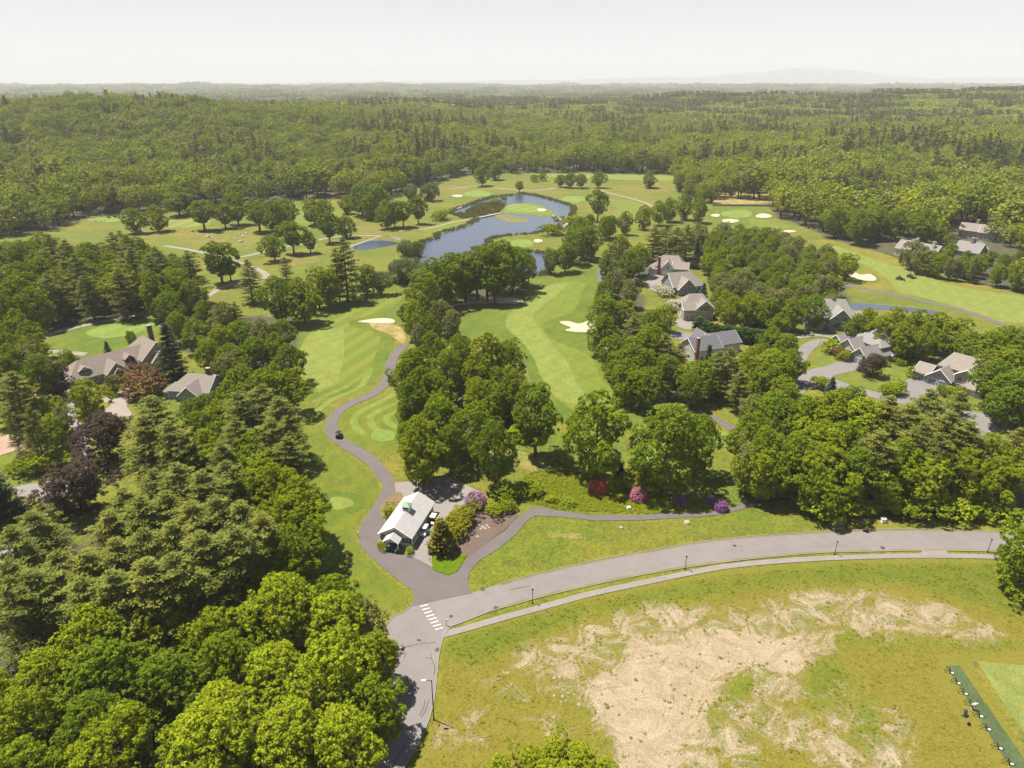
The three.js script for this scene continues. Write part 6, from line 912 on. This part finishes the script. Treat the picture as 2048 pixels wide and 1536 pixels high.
function person(lean, shirt, trousers, bare, hat) {
  const J = { hipL: V(-0.1, 0.92, 0), hipR: V(0.1, 0.92, 0), kneeL: V(-0.15, 0.5, 0.07 + lean * 0.08), kneeR: V(0.15, 0.5, 0.07 + lean * 0.08), ankL: V(-0.19, 0.09, 0), ankR: V(0.19, 0.09, 0), toeL: V(-0.22, 0.05, 0.17), toeR: V(0.22, 0.05, 0.17), pel: V(0, 0.95, 0), waist: V(0, 1.1, 0.05 + lean * 0.1), chest: V(0, 1.34 - lean * 0.06, 0.02 + lean * 0.32), neck: V(0, 1.5 - lean * 0.12, 0.02 + lean * 0.46), head: V(0, 1.6 - lean * 0.15, 0.05 + lean * 0.56), crown: V(0, 1.7 - lean * 0.16, 0.03 + lean * 0.58), shL: V(-0.2, 1.44 - lean * 0.1, lean * 0.38), shR: V(0.2, 1.44 - lean * 0.1, lean * 0.38) };
  J.elL = lean ? V(-0.14, 1.1, 0.52) : V(-0.26, 1.15, 0.02); J.elR = lean ? V(0.14, 1.1, 0.52) : V(0.26, 1.15, 0.02); J.haL = lean ? V(-0.03, 0.86, 0.58) : V(-0.27, 0.9, 0.1); J.haR = lean ? V(0.03, 0.82, 0.6) : V(0.27, 0.9, 0.1);
  const fing = []; for (const s of ['L', 'R']) { const h = J['ha' + s], sg = s === 'L' ? -1 : 1; for (let k = 0; k < 5; k++) { const key = 'f' + s + k; J[key] = h.clone().add(V(sg * (k === 4 ? -0.04 : (k - 1.5) * 0.02), -0.08 + (k === 4 ? 0.04 : Math.abs(k - 1.3) * 0.008), 0.02)); fing.push(['ha' + s, key, 0.014, 0.009]); } }
  const bones = [['hipL', 'kneeL', 0.1, 0.065], ['hipR', 'kneeR', 0.1, 0.065], ['kneeL', 'ankL', 0.06, 0.042], ['kneeR', 'ankR', 0.06, 0.042], ['ankL', 'toeL', 0.05, 0.04], ['ankR', 'toeR', 0.05, 0.04], ['hipL', 'hipR', 0.12, 0.12], ['pel', 'waist', 0.14, 0.13], ['waist', 'chest', 0.13, 0.16], ['shL', 'shR', 0.08, 0.08], ['chest', 'neck', 0.13, 0.06], ['neck', 'head', 0.055, 0.06], ['head', 'crown', 0.095, 0.1], ['shL', 'elL', 0.065, 0.05], ['shR', 'elR', 0.065, 0.05], ['elL', 'haL', 0.045, 0.035], ['elR', 'haR', 0.045, 0.035], ...fing];
  const g = bodyMesh(J, bones, 72, 2.0, V(0, 0.92, 0.2)), skin = [0.44, 0.27, 0.19];
  paint(g, (x, y, z) => { if (y > J.neck.y + 0.01 && z > J.neck.z - 0.12) return y > J.head.y + 0.06 || z < J.head.z - 0.06 ? hat : skin; if (y < 0.1) return [0.6, 0.6, 0.6]; if (y < bare) return skin; if (y < 1.02 && Math.abs(x) < 0.24 && !(lean && z > 0.4)) return trousers; if ((lean ? z > 0.46 && y < 1.1 : Math.abs(x) > 0.22 && y < 1.2)) return skin; return shirt; });
  const o = group(); part(g, 'body', cloth, o);
  const nose = new THREE.SphereGeometry(0.018, 8, 6); part(nose, 'nose', std({ color: L(...skin) }), o).position.copy(J.head).add(V(0, 0, 0.1)); for (const s of [-1, 1]) { part(new THREE.SphereGeometry(0.012, 8, 6), 'eye', OM.black, o).position.copy(J.head).add(V(s * 0.035, 0.03, 0.088)); part(new THREE.SphereGeometry(0.024, 8, 6), 'ear', std({ color: L(...skin) }), o).position.copy(J.head).add(V(s * 0.1, 0.01, 0)); }
  return o;
}
{
  const p = person(1, [0.45, 0.36, 0.50], [0.03, 0.03, 0.04], 0.5, [0.62, 0.6, 0.58]); top(put(p, at(1941, 1418), 1.0), 'person', 'golfer in a lilac shirt and dark shorts bending over the range mat', 'person');
  const q = at(1941, 1418), c = group(); new Geo().tube([[0, 0.86, 0], [0.12, 0.06, 0.42]], [0.015, 0.01], 6).mesh('shaft', OM.rim, c); new Geo().box(0.08, 0.02, 0.38, 0.2, 0.08, 0.5).mesh('club_head', OM.black, c); const dirx = Math.sin(1.0) * 0.6, dirz = Math.cos(1.0) * 0.6; top(put(c, V(q.x + dirx, 0, q.z + dirz), 1.0), 'golf_club', 'golf club held by the golfer in the lilac shirt', 'golf club');
  const st = [person(0, [0.5, 0.5, 0.5], [0.04, 0.04, 0.05], 0.1, [0.5, 0.5, 0.5]), person(0, [0.05, 0.05, 0.07], [0.3, 0.27, 0.2], 0.1, [0.05, 0.04, 0.03])];
  [[192, 444, 0, 0.4], [196, 445, 1, 2], [203, 445, 0, 4], [211, 445, 1, 5]].forEach(([x, y, k, r]) => top(put(st[k].clone(), at(x, y), r), 'person', k ? 'golfer in a dark top standing on the far green' : 'golfer in a pale top standing on the far green', 'person', 'golfers on the far green'));
}
{ // boardwalks, walls, fence
  const deck = (ax, ay, bx, by, w, label, rails) => { const a = at(ax, ay), b = at(bx, by), len = a.distanceTo(b), o = group(); for (let k = 0; k < Math.floor(len / 0.6); k++) new Geo().box(k * 0.6, 0.55, -w / 2, k * 0.6 + 0.57, 0.63, w / 2).mesh('plank', OM.wood, o); for (const s of [-1, 1]) new Geo().box(0, 0.3, s * (w / 2 - 0.15) - 0.08, len, 0.55, s * (w / 2 - 0.15) + 0.08).mesh('beam', OM.wood, o); for (let u = 1; u < len; u += 4) for (const s of [-1, 1]) new Geo().box(u - 0.1, -0.5, s * (w / 2 - 0.15) - 0.1, u + 0.1, rails ? 1.5 : 0.3, s * (w / 2 - 0.15) + 0.1).mesh('pile', OM.wood, o); if (rails) for (const s of [-1, 1]) new Geo().box(0, 1.5, s * (w / 2 - 0.15) - 0.06, len, 1.6, s * (w / 2 - 0.15) + 0.06).mesh('rail', OM.wood, o); top(put(o, a, Math.atan2(-(b.z - a.z), b.x - a.x)), 'boardwalk', label, 'boardwalk'); };
  deck(944, 439, 1003, 427, 2.6, 'long low boardwalk crossing the pond to the island', false); deck(1105, 432, 1132, 446, 2.6, 'wooden footbridge from the island towards the bank', true); deck(1136, 444, 1128, 459, 2.8, 'short wooden landing joining the footbridge to the bank', true); deck(908, 421, 942, 407, 2.0, 'short boardwalk at the reedy end of the pond', false);
  const wallOf = (ax, ay, bx, by, hgt, label) => { const a = at(ax, ay), b = at(bx, by), len = a.distanceTo(b), o = group(), f = mulberry(88); for (let u = 0; u < len; u += 1.2) new Geo().box(u, -0.3, -0.35 - f() * 0.08, u + 1.16, hgt * (0.92 + 0.12 * f()), 0.35 + f() * 0.08).mesh('stone_block', OM.stone, o); new Geo().box(0, hgt * 0.3, -0.3, len, hgt * 0.85, 0.3).mesh('core', OM.stone, o); top(put(o, a, Math.atan2(-(b.z - a.z), b.x - a.x)), 'stone_wall', label, 'wall'); };
  wallOf(1424, 412, 1540, 413, 1.6, 'low stone retaining wall behind the walled green');
  const fence = (pl, label, h, m) => { const P = pts(pl), o = group(), p0 = P[0]; for (let k = 0; k + 1 < P.length; k++) { const a = P[k], b = P[k + 1], n = Math.max(1, Math.round(a.distanceTo(b) / 1.8)); for (let q = 0; q <= n; q++) { const x = lerp(a.x, b.x, q / n) - p0.x, z = lerp(a.z, b.z, q / n) - p0.z; new Geo().box(x - 0.06, -0.2, z - 0.06, x + 0.06, h, z + 0.06).mesh('post', m, o); } for (const y of [h * 0.45, h - 0.06]) new Geo().tube([[a.x - p0.x, y, a.z - p0.z], [b.x - p0.x, y, b.z - p0.z]], [0.05, 0.05], 4).mesh('rail', m, o); } top(put(o, p0), 'rail_fence', label, 'fence'); };
  fence([[774, 1012], [800, 1012]], 'short dark rail fence between the drive and the hut', 1.1, OM.black);
}
// ------------------------------------------------------------------ grass, weeds and reeds
const bladeGeo = (sd, n, h, spread, flop = 1.5) => { const f = mulberry(sd), Lv = new Leaves(f); for (let k = 0; k < n; k++) { const a = f() * 6.283, r = f() * spread; Lv.along(r * Math.cos(a), h * 0.35, r * Math.sin(a), V(Math.cos(a) * flop, 1, Math.sin(a) * flop), V(R(-0.6, 0.6, f), 1, R(-0.6, 0.6, f)), h * R(0.7, 1.3, f), h * 0.2, leafTone(f, 1)); } return Lv.build(); };
function scatter(name, label, geo, mat, n, area, accept, size, cols) {
  const poly = pts(area), xs = poly.map((p) => p.x), zs = poly.map((p) => p.z), x0 = Math.min(...xs), x1 = Math.max(...xs), z0 = Math.min(...zs), z1 = Math.max(...zs), f = mulberry(n), list = [];
  for (let k = 0; k < n * 6 && list.length < n; k++) { const x = R(x0, x1, f), z = R(z0, z1, f); if (inside(x, z, poly) && accept(x, z, f)) list.push([x, z]); }
  const im = new THREE.InstancedMesh(geo, mat, list.length), m = new THREE.Matrix4(), q = new THREE.Quaternion(), c = new THREE.Color();
  list.forEach(([x, z], i) => { const s = R(size[0], size[1], f); q.setFromAxisAngle(V(0, 1, 0), f() * 6.283); m.compose(V(x, H(x, z) + 0.03, z), q, V(s * R(0.8, 1.3, f), s, s * R(0.8, 1.3, f))); im.setMatrixAt(i, m); const t = mix3(cols[Math.floor(f() * cols.length)], cols[Math.floor(f() * cols.length)], f()); im.setColorAt(i, c.setRGB(...t)); });
  structure(im, name, label, 'stuff');
}
const tuft = bladeGeo(5, 9, 0.42, 0.22), weed = (() => { const f = mulberry(9), Lv = new Leaves(f); for (let k = 0; k < 46; k++) { const t = Math.acos(f()), a = f() * 6.283, r = 0.5 * R(0.6, 1, f); Lv.add(r * Math.sin(t) * Math.cos(a), 0.1 + r * 0.8 * Math.cos(t), r * Math.sin(t) * Math.sin(a), Math.sin(t) * Math.cos(a) + R(-0.5, 0.5, f), Math.cos(t) + 0.4, Math.sin(t) * Math.sin(a) + R(-0.5, 0.5, f), 0.2, 0.14, leafTone(f, 1)); } return Lv.build(); })(), reed = bladeGeo(6, 14, 1.7, 0.7, 0.5);
const white = leafMat(1, 1, 1, 0.3), grassCols = [[0.13, 0.15, 0.015], [0.19, 0.17, 0.03], [0.10, 0.14, 0.014]];
const fieldArea = [[890, 1285], [1120, 1212], [1280, 1180], [1450, 1150], [1700, 1128], [2048, 1126], [2048, 1300], [1880, 1310], [1860, 1360], [2020, 1560], [840, 1560], [880, 1400]];
scatter('field_grass', 'tufts of green and straw grass over the field', tuft, white, 15000, fieldArea, (x, z, f) => sampleMask(dirtMask, x, z) + 0.5 * n2(x / 4, z / 4) + 0.4 * n2b(x / 1.4, z / 1.4) < 0.25 + 0.25 * f(), [0.22, 0.6], [[0.26, 0.21, 0.02], [0.2, 0.21, 0.008], [0.29, 0.23, 0.05]]);
scatter('field_weeds', 'green weeds dotted over the bare earth', weed, white, 3600, fieldArea, (x, z, f) => { const g = sampleMask(greenMask, x, z) * 0.7 + 0.6 * n2b(x / 4, z / 4) + 0.5 * n2(x / 1.3, z / 1.3); return g > 0.42 + 0.5 * f(); }, [0.18, 0.6], [[0.2, 0.23, 0.015], [0.28, 0.25, 0.03], [0.16, 0.21, 0.014]]);
scatter('bank_weeds', 'bright yellow-green weeds covering the bank above the path', weed, white, 4200, [[1000, 985], [1060, 945], [1130, 930], [1200, 975], [1330, 985], [1440, 1002], [1480, 1010], [1420, 1025], [1280, 1028], [1120, 1020], [1075, 1010], [1040, 1005]], (x, z, f) => 0.4 * n2(x / 7, z / 7) + f() > 0.25, [0.3, 0.85], [[0.21, 0.27, 0.010], [0.26, 0.28, 0.012], [0.16, 0.24, 0.010], [0.30, 0.28, 0.012]]);
scatter('bed_groundcover', 'low green groundcover in the bed at the drive fork', weed, white, 1400, [[866, 1114], [934, 1110], [915, 1142], [897, 1151], [867, 1140]], () => true, [0.35, 0.7], [[0.17, 0.28, 0.010], [0.21, 0.31, 0.012]]);
scatter('verge_grass', 'longer grass between the path and the road', tuft, white, 9000, [[955, 1130], [1060, 1045], [1120, 1038], [1280, 1045], [1450, 1030], [1560, 1000], [1990, 1045], [1990, 1058], [1600, 1062], [1400, 1080], [1200, 1114], [1000, 1164], [942, 1182]], (x, z, f) => f() < 0.2 + 0.5 * n2(x / 9, z / 9) + 0.5 * n2b(x / 2, z / 2), [0.18, 0.42], [[0.28, 0.26, 0.02], [0.22, 0.24, 0.015], [0.36, 0.29, 0.05]]);
scatter('rough_grass', 'longer grass beside the cart path and tees', tuft, white, 9000, [[600, 800], [655, 830], [650, 880], [760, 960], [740, 1010], [712, 1060], [720, 1100], [820, 1180], [800, 1220], [720, 1200], [650, 1160], [690, 1060], [610, 960]], (x, z, f) => f() < 0.1 + 0.5 * n2(x / 11, z / 11) + 0.5 * n2b(x / 2, z / 2), [0.15, 0.36], [[0.26, 0.25, 0.015], [0.2, 0.23, 0.013], [0.34, 0.28, 0.05]]);
{ // reeds along the shore
  const shore = pond.P, f = mulberry(333), list = []; for (let k = 0; k < 2600; k++) { const i = Math.floor(f() * shore.length), a = shore[i], b = shore[(i + 1) % shore.length], t = f(); list.push([lerp(a.x, b.x, t) + R(-2.2, 2.2, f), lerp(a.z, b.z, t) + R(-2.2, 2.2, f)]); }
  const marsh = pts([[905, 430], [930, 424], [955, 410], [1000, 402], [1012, 412], [998, 425], [960, 432], [925, 438]]); for (let k = 0; k < 9000 && list.length < 4600; k++) { const x = R(-60, 0, f), z = R(-600, -500, f); if (inside(x, z, marsh) && n2(x / 8, z / 8) > -0.35) list.push([x, z]); }
  const im = new THREE.InstancedMesh(reed, white, list.length), m = new THREE.Matrix4(), q = new THREE.Quaternion(), c = new THREE.Color(); list.forEach(([x, z], i) => { q.setFromAxisAngle(V(0, 1, 0), f() * 6.283); const s = R(0.5, 1.1, f); m.compose(V(x, 0, z), q, V(s, s, s)); im.setMatrixAt(i, m); im.setColorAt(i, c.setRGB(...mix3([0.14, 0.16, 0.03], [0.2, 0.17, 0.07], f()))); }); structure(im, 'reeds', 'green and straw reeds along the pond shore', 'stuff');
}
renderer.render(scene, camera);
